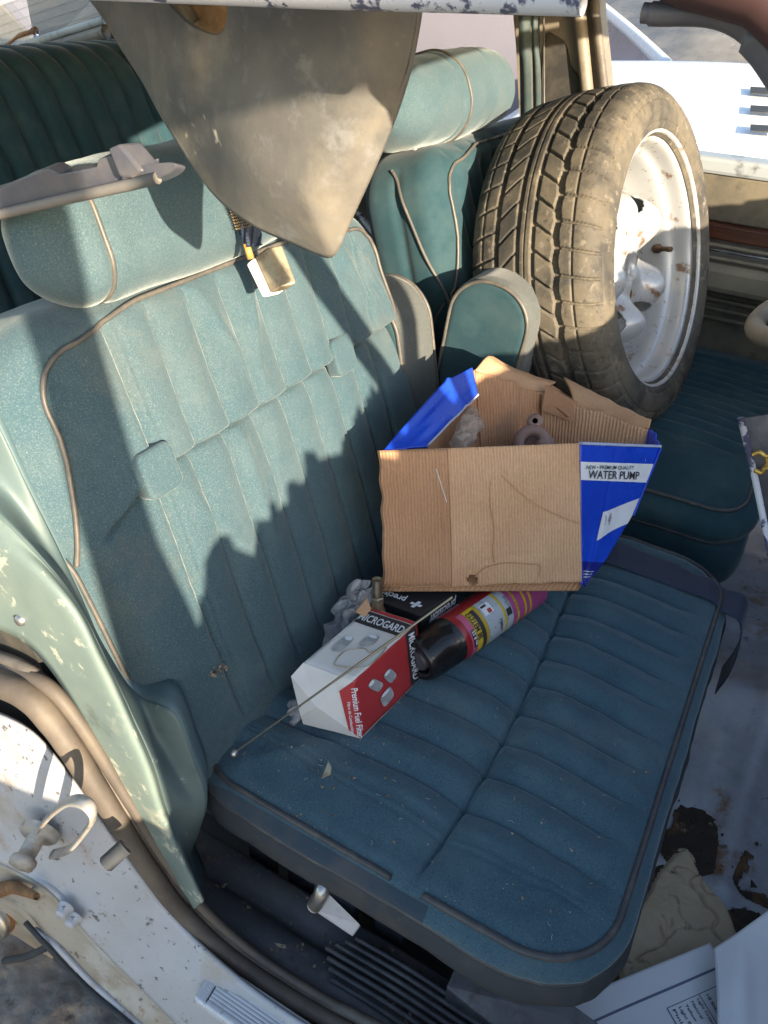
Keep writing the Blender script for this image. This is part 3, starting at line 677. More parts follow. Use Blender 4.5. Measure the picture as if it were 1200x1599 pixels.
V, F = prism(crom([YP(852, 62, Yf-.006), YP(868, 56, Yf-.006), YP(884, 72, Yf-.006), YP(892, 105, Yf-.006), YP(905, 125, Yf-.006), YP(915, 180, Yf-.006), YP(850, 180, Yf-.006)], 5, True), (0, .005, 0)); mesh('far_pillar_recess_patch', V, F, dashm, car, smooth=False)  # flat dark patch stands in for a shadowed recess in the pillar
farbox('far_door_top', -.50, 1.0, .985, 1.018, surf('pale_blue_ledge', (.35, .38, .40), .4, layers=[((.1, .1, .1), 16, .55, .65, .8)]), Yf-.02, Yf+.05, .008)
farbox('far_door_panel', -.50, 1.0, .895, .985, doortrim, Yf-.012, Yf+.05)
farbox('wood_trim', -.50, 1.0, .862, .893, wood, Yf-.03, Yf+.03)
for k, zz in enumerate((.852, .842, .826)): farbox('trim_moulding', -.50, 1.0, zz-.003, zz+.003, chrome if k == 1 else doortan, Yf-.034, Yf+.03, .002)
farbox('door_pull', -.46, 1.0, .755, .815, doortan, Yf-.045, Yf+.03, .014)
farbox('far_door_lower', -.50, 1.0, .30, .752, doortrim, Yf-.010, Yf+.05)
for zz in (.735, .715, .695): farbox('door_ridge', -.5, 1.0, zz-.004, zz+.004, doortrim, Yf-.022, Yf, .002)
farbox('far_rear_door', -1.60, -.755, .30, 1.03, doortrim, Yf-.01, Yf+.05)
farbox('far_roof_rail', -1.70, .40, 1.295, 1.335, pil, Yf-.01, Yf+.04)
farbox('parcel_shelf', -2.1, -1.62, 1.035, 1.06, skirt, .36, 1.80)
farbox('rear_bulkhead', -1.72, -1.66, .30, 1.03, dashm, .36, 1.86)
for yy in (.33, 1.86):
    V, F = tube([(-1.60, yy, 1.33), (-1.85, yy, 1.25), (-2.25, yy, 1.02)], .03, 8); mesh('rear_pillar', V, F, pil, car)
# rear window: lower frame, red strip, glass with heater lines
ra, rb = YP(-60, 118, 1.72), YP(166, 50, 1.72); dd = (rb-ra)/np.linalg.norm(rb-ra)
for nm, off, r, m in (('window_frame', 0, .017, pil), ('window_frame', .027, .010, surf('chalky_frame', (.42, .43, .40), .6, layers=[((.2, .19, .17), 30, .5, .7, .8)])), ('red_strip', -.036, .014, surf('red_paint', (.30, .03, .02), .5, layers=[((.12, .03, .02), 20, .5, .7, .8)]))):
    o_ = np.array([0, 0, off]); V, F = tube([ra+o_, rb+o_-(dd*.06 if nm == 'red_strip' else 0)], r, 10); mesh(nm, V, F, m, car)
glass = surf('dusty_glass', (.62, .66, .66), .25, layers=[((.75, .76, .72), 5, .45, .7, .8)], alpha=.22, bumps=[])
V, F = prism([ra+[0, .03, .02], rb+[0, .03, .02], rb+[.28, .03, .22], ra+[-.1, .03, .5]], (0, .004, 0)); mesh('rear_glass', V, F, glass, car, smooth=False)
for k in range(8):
    o_ = np.array([0, .026, .05+.022*k]); V, F = tube([ra+o_, rb+o_+dd*.1], .0004, 5); mesh('heater_line', V, F, rubber, car)
P = [YP(-5, 78, 1.70), YP(14, 68, 1.70), YP(30, 56, 1.70), YP(48, 50, 1.70), YP(57, 47, 1.70)]
V, F = tube(crom(P, 6), [.004]*12+[.006]*8+[.009]*5, 8); mesh('wiper_arm', V, F, rustm, car)
V, F = tube([YP(58, 48, 1.69), YP(60, 58, 1.69)], .005, 8); mesh('wiper_pivot', V, F, chrome, car)
# odd bars and rubble seen in the gaps behind the seats
V, F = tube([YP(553, 323, 1.28), YP(590, 372, 1.28)], .0055, 8); mesh('white_rod', V, F, flake, car)
V, F = hexa([YP(540, 355, 1.33), YP(556, 345, 1.33), YP(616, 424, 1.33), YP(600, 440, 1.33)], [p+np.array([0, .02, 0]) for p in (YP(540, 355, 1.33), YP(556, 345, 1.33), YP(616, 424, 1.33), YP(600, 440, 1.33))]); mesh('wooden_lath', V, F, pil, car, smooth=False)

# dashboard, windscreen pillars, cowl, bonnet and the wide-open front door (mostly outside the frame)
V, F = prism([(.52, .34, .70), (.55, .34, .83), (.66, .34, .88), (.86, .34, .90), (.92, .34, .5), (.62, .34, .5)], (0, 1.48, 0)); mesh('dashboard', V, F, dashm, car, smooth=False)
for yy in (.31, 1.86):
    V, F = tube([(.12, yy+(.02 if yy < 1 else -.02), 1.31), (.50, yy, 1.12), (.90, yy-.02, .92)], .022, 10); mesh('windscreen_pillar', V, F, paint, car)
V, F = tube([(.13, .33, 1.325), (.17, .7, 1.435), (.19, 1.09, 1.465), (.17, 1.5, 1.435), (.13, 1.84, 1.325)], .018, 8); mesh('windscreen_header', V, F, paint, car)
def hoodfn(s, t):
    x = .92+1.15*s; y = .28+1.62*t; z = .90-.12*s+.04*np.sin(t*math.pi)-.02*sstep(s, .8, 1); return np.stack([x, y, z], -1)
V, F = box((.70, .24, .12), (.92, .335, .90)); mesh('kick_panel', V, F, dashm, car, smooth=False)
V, F = box((.90, .31, .12), (.93, 1.87, .88)); mesh('firewall', V, F, dashm, car, smooth=False)
V, F, _ = sheet(hoodfn, 20, 16); o = mesh('bonnet', V, F, paint, car); solid(o, .02)
V, F = box((.92, .24, .25), (2.1, .30, .86)); mesh('front_wing', V, F, paint, car, smooth=False)
V, F = box((.92, 1.86, .25), (2.1, 1.92, .86)); mesh('front_wing', V, F, paint, car, smooth=False)
# steering wheel at the right edge
def steering():
    root = empty('steering_wheel', (.08, 1.50, .8), 'beige steering wheel at the right edge above the far seat cushion', 'steering wheel')
    ce = np.array([.115, 1.52, .885]); dn = np.array([-.90, -.05, -.42]); dn /= np.linalg.norm(dn); sd = np.array([0, 1, 0.]); sd -= dn*(sd@dn); sd /= np.linalg.norm(sd); ax = np.cross(sd, dn)
    C = np.array([ce+.19*(math.cos(a)*dn+math.sin(a)*sd) for a in np.linspace(0, 2*math.pi, 72, endpoint=False)])
    mw = surf('beige_wheel_grip', (.27, .225, .165), .5, layers=[((.15, .12, .085), 16, .45, .7, .8), ((.36, .32, .26), 40, .6, .75, .6)], bumps=[(120, .2, .001)])
    V, F = tube(C, .0175, 14, True); mesh('rim', V, F, mw, root)
    V, F, _ = lathe([(0, .02), (.05, .02), (.06, .005), (.055, -.03), (.03, -.2), (.03, -.45)], ce, -ax if ax[0] > 0 else ax, 30); mesh('hub', V, F, mw, root)
    for a in (-.9, .9, math.pi):
        p = ce+.18*(math.cos(a)*dn+math.sin(a)*sd); V, F = tube([ce, (ce+p)/2, p], [.018, .014, .011], 10); mesh('spoke', V, F, mw, root)
steering()
# ------------------------------------------------------------------ spare wheel
rubt = surf('dusty_tyre_rubber', (.085, .074, .058), .8, layers=[((.150, .126, .090), 9, .42, .62, .9), ((.035, .034, .032), 13, .46, .60, .85), ((.24, .21, .16), 60, .58, .70, .8), ((.03, .03, .03), 90, .60, .68, .7)], bumps=[(260, .35, .001), (40, .2, .002)], rvar=.12)
rimm = surf('silver_wheel_paint', (.50, .51, .52), .33, layers=[((.55, .53, .48), 7, .5, .75, .6), ((.36, .25, .13), 12, .57, .66, .85, 8, 2), ((.20, .09, .035), 22, .60, .66, .85, 9, 7), ((.2, .15, .1), 60, .62, .68, .7)], metal=.25, rvar=.08, bumps=[(90, .06, .001)])
def wheel():
    W = np.array([-.333, 1.429, .874]); a = np.array([math.cos(.118), -math.sin(.118), .308]); a /= np.linalg.norm(a)
    u = np.array([0, 0, 1.])-a*a[2]; u /= np.linalg.norm(u); v = np.cross(a, u)
    root = empty('spare_wheel', (W[0], W[1], W[2]-.28), 'dusty used spare wheel with silver rim standing upright on the far seat', 'wheel')
    R, hw, rr = .290, .1135, .208
    # tyre profile (h along the axis, radius): outer bead -> sidewall -> tread -> sidewall -> inner bead
    prof = crom([(hw*.86, rr-.004), (hw*.99, rr+.008), (hw*1.03, rr+.03), (hw*.98, rr+.052), (hw*.90, R-.014), (hw*.74, R-.004), (hw*.4, R), (0, R+.002), (-hw*.4, R), (-hw*.74, R-.004), (-hw*.90, R-.014), (-hw*.98, rr+.052), (-hw*1.03, rr+.03), (-hw*.99, rr+.008), (-hw*.86, rr-.004)], 12)
    prof = resample(prof, 250); nph = 1400
    h = prof[:, 0][None, :]; r = prof[:, 1][None, :]*np.ones((nph, 1)); ph = np.linspace(0, 2*math.pi, nph, endpoint=False)[:, None]
    T = np.gradient(prof, axis=0); nr = -T[:, 0]; nh = T[:, 1]; l = np.hypot(nr, nh); nr /= l; nh /= l   # outward normal (h, r)
    s = h/hw; arc = ph*R
    dep = np.zeros_like(r)
    tread = (prof[:, 1] > R-.030)[None, :]*1.0
    def crease(x, w, e=.0009): return 1-sstep(abs(x), w/2-e/2, w/2+e)
    wob = .0014*np.sin(ph*46)
    for c, w_, d_ in ((-.47, .0085, .0068), (-.13, .0070, .0065), (.105, .0065, .0060), (.435, .0105, .0075)):
        dep = np.maximum(dep, d_*crease(h-c*hw-(wob if c > .4 else 0), w_))
    dep = np.maximum(dep, .0022*crease(h-(-.02)*hw, .0016, .0006))
    dep = np.maximum(dep, .0036*crease(h-.66*hw, .0024, .0008)); dep = np.maximum(dep, .0036*crease(h+.70*hw, .0024, .0008))
    def lat(n, slope, wdt, off=0):
        p = (arc+slope*h+off)/(2*math.pi*R)*n; d = (p-np.round(p))*(2*math.pi*R/n); return crease(d, wdt)
    m = ((s > .105) & (s < .435)); dep = np.maximum(dep, m*.0060*lat(46, -.75, .0042))
    m = ((s > -.47) & (s < -.13)); dep = np.maximum(dep, m*.0060*lat(46, .85, .0042, .004))
    m = (s > .435); dep = np.maximum(dep, m*.0055*lat(46, -.22, .0038, .002)*sstep(1.02-s, 0, .06))
    m = (s < -.47); dep = np.maximum(dep, m*.0055*lat(46, .30, .0038, .002)*tread)
    dep *= tread
    # sidewall rings and raised lettering band
    side = (prof[:, 1] < R-.02)[None, :]
    dep = dep+side*(.0012*crease(r-(rr+.050), .002)+.0012*crease(r-(rr+.016), .002)-.0010*crease(r-(rr+.058), .003))
    V = W+a*(h-0*dep)[..., None]+0
    P = np.stack([h+0*ph, arc+0*h, r], -1)
    dep = dep+.0008*vnoise(P, 60, 91)+.0010*vnoise(P, 20, 92)*(~side)
    hh = h-dep*nh[None, :]; r2 = r-dep*nr[None, :]
    if nr[125] < 0: hh = h+dep*nh[None, :]; r2 = r+dep*nr[None, :]
    # the flat under the load
    dirv = np.cos(ph)[..., None]*u+np.sin(ph)[..., None]*v
    V = W+hh[..., None]*a+r2[..., None]*dirv
    Fc = grid_faces(nph, prof.shape[0], wrapu=True)
    o = mesh('tyre', V.reshape(-1, 3), Fc, rubt, root)
    o.data.flip_normals()
    # rim barrel
    pf = [(rr+.010, hw*.86), (rr+.012, hw*.93), (rr+.007, hw*.965), (rr+.001, hw*.95), (rr-.001, hw*.85), (rr-.010, hw*.80), (rr-.012, hw*.55), (rr-.020, hw*.44), (rr-.024, hw*.1), (rr-.030, -hw*.3), (rr-.022, -hw*.7), (rr-.010, -hw*.82), (rr+.008, -hw*.95)]
    pf = [tuple(p) for p in crom(pf, 4)]
    V, F, _ = lathe(pf, W, a, 120, u); rim = mesh('rim', V, F[:-2], rimm, root)
    # dished disc: five swelling lobes with windows between
    nR, nA = 60, 300; rs = np.linspace(.028, rr-.028, nR); an = np.linspace(0, 2*math.pi, nA, endpoint=False)
    RR, AA = np.meshgrid(rs, an, indexing='ij')
    lob = .5+.5*np.cos(5*(AA-.35)); rad = (RR-.028)/(rr-.056)
    z = hw*.20+.006*(1-rad)+.056*np.power(lob, .6)*np.exp(-((rad-.48)/.28)**2)+.020*gs(rad-.02, .14)-.105*sstep(rad, .60, 1)
    V = W+a*z[..., None]+RR[..., None]*(np.cos(AA)[..., None]*u+np.sin(AA)[..., None]*v)
    Fd = []
    for i in range(nR-1):
        for j in range(nA):
            j2 = (j+1) % nA; rc = rad[i, j]; lc = .5+.5*math.cos(5*(an[j]-.35)+.05)
            if .36 < rc < .86 and lc < .52*math.sqrt(max(0, 1-((rc-.61)/.25)**2)): continue
            Fd.append((i*nA+j, i*nA+j2, (i+1)*nA+j2, (i+1)*nA+j))
    o = mesh('wheel_disc', V.reshape(-1, 3), Fd, rimm, root); solid(o, .004, 0)
    pf = [(.020, -hw*.4), (.020, hw*.35), (.022, hw*.46), (.034, hw*.46), (.040, hw*.35), (.036, hw*.0)]
    V, F, _ = lathe(pf, W, a, 40, u); o = mesh('hub_collar', V, F[:-2], rimm, root)
    V, F, _ = lathe([(.06, -hw*.80), (.055, -hw*.66), (0, -hw*.66)], W, a, 40, u); mesh('hub_back', V, F, rustm, root)
    for k in range(5):
        an_ = .35+math.pi/5+2*math.pi*k/5; c = W+.056*(math.cos(an_)*u+math.sin(an_)*v)+a*(hw*.34)
        V, F, _ = lathe([(.011, 0), (.011, .003), (.0075, .003), (.0075, -.01)], c, a, 18); mesh('bolt_hole', V, F[:-2], rustm, root)
    # valve
    c = YP(1038, 409, 1.36); c = None
    va = -.05; p0 = W+(rr-.040)*(math.cos(1.62)*u*0+1*0) if False else None
    ang_ = math.radians(-92); dv = math.cos(ang_)*u+math.sin(ang_)*v
    b = W+a*(hw*.30)+dv*(rr-.022)
    t = (a*.8-dv*.6); t /= np.linalg.norm(t)
    V, F, _ = lathe([(0, -.004), (.0085, -.004), (.009, .006), (.006, .010), (.0045, .014), (.0042, .034), (.0052, .035), (.0052, .046), (0, .047)], b, t, 18); mesh('valve', V, F, surf('brown_valve_rubber', (.10, .06, .035), .6), root)
wheel()

# ------------------------------------------------------------------ the open cardboard box
def card_mat(name, base, dark, uvs=(1, 1), corr=60):
    m, nd, ln, bs = newmat(name)
    tc = nd.new('ShaderNodeTexCoord')
    nz = N_(nd, 'ShaderNodeTexNoise'); nz.inputs['Scale'].default_value = 9; nz.inputs['Detail'].default_value = 8; ln.new(tc.outputs['Object'], nz.inputs['Vector'])
    nf = N_(nd, 'ShaderNodeTexNoise'); nf.inputs['Scale'].default_value = 260; nf.inputs['Detail'].default_value = 4; ln.new(tc.outputs['Object'], nf.inputs['Vector'])
    mx = N_(nd, 'ShaderNodeMix', data_type='RGBA'); mx.inputs[6].default_value = (*base, 1); mx.inputs[7].default_value = (*dark, 1)
    mr = N_(nd, 'ShaderNodeMapRange'); mr.inputs[1].default_value = .38; mr.inputs[2].default_value = .70; ln.new(nz.outputs[0], mr.inputs[0]); ln.new(mr.outputs[0], mx.inputs[0])
    mx2 = N_(nd, 'ShaderNodeMix', data_type='RGBA', blend_type='MULTIPLY'); mx2.inputs[0].default_value = .3; ln.new(mx.outputs[2], mx2.inputs[6]); ln.new(nf.outputs[0], mx2.inputs[7])
    wv = N_(nd, 'ShaderNodeTexWave', wave_type='BANDS', bands_direction='X'); wv.inputs['Scale'].default_value = corr; wv.inputs['Distortion'].default_value = 1.6; wv.inputs['Detail'].default_value = 4
    ln.new(tc.outputs['UV'], wv.inputs['Vector'])
    mx3 = N_(nd, 'ShaderNodeMix', data_type='RGBA', blend_type='MULTIPLY'); mx3.inputs[0].default_value = .17; ln.new(mx2.outputs[2], mx3.inputs[6]); ln.new(wv.outputs[0], mx3.inputs[7])
    ln.new(mx3.outputs[2], bs.inputs['Base Color']); bs.inputs['Roughness'].default_value = .78; bs.inputs['Specular IOR Level'].default_value = .25
    b = N_(nd, 'ShaderNodeBump'); b.inputs['Strength'].default_value = .7; b.inputs['Distance'].default_value = .0012; ln.new(wv.outputs[0], b.inputs['Height'])
    b2 = N_(nd, 'ShaderNodeBump'); b2.inputs['Strength'].default_value = .3; b2.inputs['Distance'].default_value = .004; ln.new(nz.outputs[0], b2.inputs['Height']); ln.new(b.outputs[0], b2.inputs['Normal']); ln.new(b2.outputs[0], bs.inputs['Normal'])
    return m
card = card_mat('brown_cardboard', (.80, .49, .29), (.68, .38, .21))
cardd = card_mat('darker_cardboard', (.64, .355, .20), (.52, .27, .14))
bluep = surf('blue_printed_card', (.010, .055, .52), .28, layers=[((.015, .085, .68), 7, .45, .65, .8), ((.55, .62, .80), 26, .715, .73, .8, 8, 6, (.25, 3, 1))], bumps=[(14, .25, .004)], spec=.5, rvar=.06)
whitep = surf('white_print', (.74, .76, .80), .45, layers=[((.6, .6, .62), 20, .55, .75, .6)])
inkp = surf('black_ink', (.03, .03, .035), .55)
lblue = surf('pale_blue_edge', (.40, .45, .62), .6)
def textobj(body, org, xd, yd, width, mat, parent, name='lettering', height=None, shear=0, bold=0.0, lift=.0006):
    """lettering laid flat in the plane (org, xd, yd), fitted to width"""
    cu = bpy.data.curves.new(name, 'FONT'); cu.body = body; cu.size = 1; cu.shear = shear; cu.offset = bold; cu.resolution_u = 3
    to = bpy.data.objects.new('tmp', cu); COL.objects.link(to); bpy.context.view_layer.update()
    me = bpy.data.meshes.new_from_object(to.evaluated_get(bpy.context.evaluated_depsgraph_get())); bpy.data.objects.remove(to)
    n = len(me.vertices); co = np.empty(n*3); me.vertices.foreach_get('co', co); co = co.reshape(-1, 3)
    co[:, 0] -= co[:, 0].min(); w = co[:, 0].max(); k = width/w; kh = k if height is None else height/max(1e-6, co[:, 1].max()-max(0, co[:, 1].min()))
    xd = np.array(xd, float); xd /= np.linalg.norm(xd); yd = np.array(yd, float); yd = yd-xd*(yd@xd); yd /= np.linalg.norm(yd); nn = np.cross(xd, yd)
    V = np.array(org)+np.outer(co[:, 0]*k, xd)+np.outer(co[:, 1]*kh, yd)+nn*lift
    F = [tuple(p.vertices) for p in me.polygons]; bpy.data.meshes.remove(me)
    return mesh(name, V, F, mat, parent, smooth=False)

def big_box():
    root = empty('cardboard_box', (-.28, .90, .57), 'open torn brown cardboard carton with blue printed sides lying on the near seat', 'box')
    n = np.array([.47, -.76, .42]); n /= np.linalg.norm(n)
    BL0 = ZP(600, 915, .650)
    def FP(px, py, d=0.0): return PN(px, py, BL0-n*d, n)
    TL, TR, BR, BL = FP(590, 704), FP(906, 692), FP(910, 913), FP(600, 914)
    # front flap, gently bowed, ragged lower edge
    q = quadfn(BL, BR, TR, TL)
    def f1(s, t):
        P = q(s, t); b = .006*np.sin(s*math.pi)*np.sin(t*math.pi)+.0022*vnoise(np.stack([s*3, t*2, s*0], -1), 2.2, 3)+.0016*gs(s-.30, .012)
        b = b-.0022*gs((t-.17)-.06*np.sin((s-.45)*5), .012)*sstep(s, .42, .5)*sstep(.82-s, 0, .05)
        P = P+b[..., None]*n
        low = (1-t)**6; P = P+np.outer((low*(.004*vnoise(np.stack([s*14, s*0, s*0], -1), 1, 5)+.003*np.sin(s*5))).ravel(), _z).reshape(P.shape)
        lf = (1-s)**8; P = P+np.outer((lf*.006*vnoise(np.stack([t*9, s*0, s*0+4], -1), 1, 6)).ravel(), (TR-TL)/np.linalg.norm(TR-TL)).reshape(P.shape); return P
    V, F, UV = sheet(f1, 90, 60, .0038); UV = UV*[.34, .24]
    # round finger hole through the flap
    hc = (.447, .045)
    uv0 = UV/[.34, .24]; keep = [f for f in F if not all(((uv0[i, 0]-hc[0])*1.42)**2+(uv0[i, 1]-hc[1])**2 < .050**2 for i in f)]
    mesh('front_flap', V, keep, card, root, uv=UV)
    # strip of darker board on the left third, glued over
    q2 = quadfn(BL, BR, TR, TL)
    def f2(s, t): return f1(s*.338+.004, t*.985+.01)+n*.0013
    V, F, UV = sheet(f2, 40, 40, .001); mesh('glued_strip', V, F, cardd, root, uv=UV*[.11, .24])
    # creases and a torn outer ply
    for k, cv in enumerate([[(.45, .06), (.50, .13), (.60, .165), (.72, .155), (.78, .14), (.775, .06)], [(.55, .17), (.545, .28), (.555, .42), (.54, .60), (.545, .76)], [(.60, .80), (.70, .66), (.80, .56), (.93, .47), (.99, .44)], [(.28, .86), (.31, .70), (.325, .62)]]):
        C = crom([f1(np.array(a), np.array(b_))+n*(.0008 if k < 3 else .0022) for a, b_ in cv], 10); V, F = tube(C, .0007 if k < 1 else .0005, 5); mesh('crease', V, F, cardd if k < 3 else whitep, root)
    # fluted lower edge of the board
    e = f1(np.linspace(.22, .98, 120), np.zeros(120))-n*.0019
    e[:, 2] += .0016*np.where(np.arange(120) % 2 == 0, 1, -1)
    V, F = tube(e, .0006, 4); mesh('fluting', V, F, cardd, root)
    # blue right side wall: hinged on the front right edge, opening to the right
    RT = FP(1032, 697, .075); RB = FP(987, 805, .060); RC = FP(948, 872, .030); RD = BR+np.array([.003, .002, 0])
    far = [RD, RC, RB, RT]
    fe = resample(np.array(far), 30)
    nearl = resample(np.array([BR, TR]), 30)
    def f3(s, t):
        i = t*29; i0 = np.clip(np.floor(i).astype(int), 0, 28); fr = (i-i0)[..., None]
        A = nearl[i0]*(1-fr)+nearl[i0+1]*fr; B = fe[i0]*(1-fr)+fe[i0+1]*fr
        P = A*(1-s[..., None])+B*s[..., None]
        P = P-np.array([.5, .2, 0])*(.006*gs(s-.45, .02)*t)[..., None]+(.003*vnoise(np.stack([s*4, t*4, s*0], -1), 1, 8))[..., None]*n; return P
    V, F, UV = sheet(f3, 40, 60, .0035); bs_ = mesh('blue_side', V, F, bluep, root, uv=UV)
    ee = np.array([f3(np.array(1.0*k/30), np.array(1.0)) for k in range(31)])
    V, F = tube(ee+n*.0005, .0021, 6); mesh('torn_edge', V, F, lblue, bs_)
    # white band with the lettering
    def strip(s0, s1, t0, t1, m, nm, lift=.0008, par=bs_):
        def g_(s, t): return f3(s0+(s1-s0)*s, t0+(t1-t0)*t)+np.array(n*.3+np.array([.6, -.8, .2])*.7)*lift
        V, F, UV = sheet(g_, 14, 8); return mesh(nm, V, F, m, par, uv=UV)
    o1 = f3(np.array(.0), np.array(.78)); o2 = f3(np.array(1.), np.array(.84)); o3 = f3(np.array(0.), np.array(.885))
    def band(sa, ta0, ta1, tb0, tb1, m, nm, s1=1.0, lift=.0010):
        def g_(s, t):
            ss = sa+(s1-sa)*s; t0 = ta0+(tb0-ta0)*s; t1 = ta1+(tb1-ta1)*s; return f3(ss, t0+(t1-t0)*t)+np.array([.55, -.75, .25])*lift
        V, F, UV = sheet(g_, 20, 8); return mesh(nm, V, F, m, bs_, uv=UV)
    band(.0, .748, .874, .770, .888, whitep, 'label_band')
    band(.42, .335, .545, .50, .67, whitep, 'sticker', .99, .0012)
    band(.0, .0, .17, .0, .20, surf('navy_print', (.012, .02, .22), .35), 'navy_foot', 1.0, .0008)
    for k in range(3): band(.05, .055+.022*k, .060+.022*k, .07+.022*k, .075+.022*k, whitep, 'thin_line', .8, .0014)
    def lay(body, s0, s1, t0, t1, h, m, bold=0):
        A = f3(np.array(s0), np.array(t0)); B = f3(np.array(s1), np.array(t1)); U = f3(np.array(s0), np.array(t0+.1))
        return textobj(body, A+np.array([.55, -.75, .25])*.0016, B-A, U-A, np.linalg.norm(B-A), m, bs_, height=h, bold=bold, lift=.0006)
    lay('WATER PUMP', .10, .86, .764, .786, .0105, inkp, .012)
    lay('NEW • PREMIUM QUALITY', .07, .74, .826, .846, .0050, inkp, .008)
    for k in range(3): lay('| .:'[k:k+2]+' :|', .50, .60, .50-.02*k, .52-.02*k, .006, inkp)
    # left blue flap folded up, far walls, floor of the box
    L0, L1, L2, L3, L4 = FP(597, 704, .000), FP(700, 592, .115), FP(738, 572, .17), FP(747, 616, .155), FP(668, 697, .025)
    def f5(s, t):
        A = np.array([L0+(L1-L0)*min(1, k/.72) if k < .72 else L1+(L2-L1)*(k-.72)/.28 for k in s.ravel()]).reshape(s.shape+(3,))
        B = L4+(L3-L4)*s[..., None]; P = A+(B-A)*t[..., None]
        return P+(.004*gs(s-.72, .02)+.003*vnoise(np.stack([s*5, t*5, s*0], -1), 1, 12))[..., None]*np.array([0, -.3, 1])
    V, F, UV = sheet(f5, 50, 24, -.0035); mesh('blue_flap', V, F, bluep, root, uv=UV)
    V, F = tube(np.array([f5(np.array(k/30.), np.array(1.)) for k in range(31)])+[0, 0, .001], .0016, 6); mesh('torn_edge', V, F, lblue, root)
    D = .20
    FL = FP(742, 578, D-.02); FLb = FP(752, 720, D-.02); M1 = FP(845, 612, D); M1b = FP(842, 745, D); M2 = FP(905, 640, D-.01); FR = FP(1014, 668, .115); FRb = FP(985, 790, .115)
    tip = FP(762, 556, D-.02)
    def wall(P0, P1, P0b, P1b, nm, m, th=.004, sd=1, amp=.004, na=40):
        q = quadfn(P0b, P1b, P1, P0)
        def g_(s, t):
            P = q(s, t); tt = t**4; P = P+np.outer((tt*(.010*vnoise(np.stack([s*7, s*0, s*0+sd], -1), 1, sd))).ravel(), _z).reshape(P.shape)
            return P+(amp*vnoise(np.stack([s*3, t*3, s*0], -1), 1, sd+7))[..., None]*n
        V, F, UV = sheet(g_, na, 30, th); return mesh(nm, V, F, m, root, uv=UV*[np.linalg.norm(P1-P0), np.linalg.norm(P0-P0b)])
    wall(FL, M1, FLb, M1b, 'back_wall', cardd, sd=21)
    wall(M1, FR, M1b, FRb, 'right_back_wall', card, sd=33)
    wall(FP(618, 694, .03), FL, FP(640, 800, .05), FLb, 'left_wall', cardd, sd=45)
    wall(FR, RT, FRb, RB, 'corner_wall', bluep, th=.003, sd=47)
    # rolled top flaps on the far walls
    def flap(pts_in, pts_out, nm, m, up):
        V, F = loft([pts_in, [(a+b)/2+np.array([0, 0, up]) for a, b in zip(pts_in, pts_out)], pts_out], 40, 6)
        V = V+(.004*vnoise(V, 60, 77))[:, None]*np.array([0, 0, 1]); o = mesh(nm, V, F, m, root); solid(o, .0035, 0); return o
    flap([FL, FP(795, 600, D), FP(848, 618, D)], [FP(768, 556, D+.03), FP(812, 580, D+.04), FP(868, 598, D+.04)], 'back_flap', card, .006)
    flap([FP(850, 618, D-.01), FP(888, 650, D-.03)], [FP(858, 600, D+.03), FP(905, 630, D+.02)], 'torn_tab', cardd, -.004)
    flap([FP(898, 642, D-.02), FP(950, 668, .15), FR], [FP(880, 590, D+.05), FP(955, 628, .18), FP(1016, 660, .13)], 'right_flap', card, .008)
    V, F = hexa([FP(846, 640, D-.012), FP(896, 660, D-.03), FP(896, 657, D-.02), FP(846, 637, D-.004)], [FP(853, 602, D-.012), FP(902, 630, D-.03), FP(902, 628, D-.02), FP(853, 600, D-.004)]); mesh('inner_tab', V, F, cardd, root, smooth=False)
    b0 = np.array([0, 0, 0.])
    bot = [BL-n*.012+_z*.008, BR-n*.012+_z*.008, FRb*.35+BR*.65-n*.04, FLb*.5+BL*.5-n*.02]
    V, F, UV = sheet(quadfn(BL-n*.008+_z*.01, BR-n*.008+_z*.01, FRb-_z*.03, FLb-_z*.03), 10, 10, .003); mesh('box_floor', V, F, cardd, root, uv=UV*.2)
    return f1, n, FP
bf1, bn, FP = big_box()
# a dirty pump part and a twisted bag inside the box
castm = surf('pinkish_cast_metal', (.30, .19, .16), .7, layers=[((.38, .28, .24), 20, .45, .7, .8), ((.14, .07, .05), 30, .58, .72, .7)], bumps=[(80, .3, .002)])
def pump():
    root = empty('water_pump', FP(832, 690, .12), 'dirty pinkish metal pump part inside the cardboard carton', 'car part')
    c = FP(832, 690, .11); ax = -ray(832, 690); ax /= np.linalg.norm(ax); ax = ax+np.array([.1, -.1, .35]); ax /= np.linalg.norm(ax)
    V, F, _ = lathe([(.004, -.05), (.026, -.05), (.026, -.006), (.024, 0), (.012, .001), (.011, -.02), (.004, -.02)], c, ax, 30); mesh('housing', V, F, castm, root)
    V, F, _ = lathe([(.0, .004), (.006, .004), (.007, -.02), (.02, -.024)], c+ax*.006+np.array([.012, .004, 0]), ax, 20); mesh('shaft', V, F, castm, root)
    for k in range(3):
        a = k*2.1+.5; p = np.cross(ax, [0, 0, 1]); p /= np.linalg.norm(p); q = np.cross(ax, p); cc = c+.033*(math.cos(a)*p+math.sin(a)*q)-ax*.012
        V, F, _ = lathe([(.004, -.01), (.011, -.01), (.011, 0), (.004, 0)], cc, ax, 18); mesh('lug', V, F, castm, root)
pump()
bagm = surf('clear_plastic_bag', (.50, .42, .36), .18, layers=[((.7, .65, .6), 12, .5, .65, .7)], alpha=.45, bumps=[(30, .5, .004)])
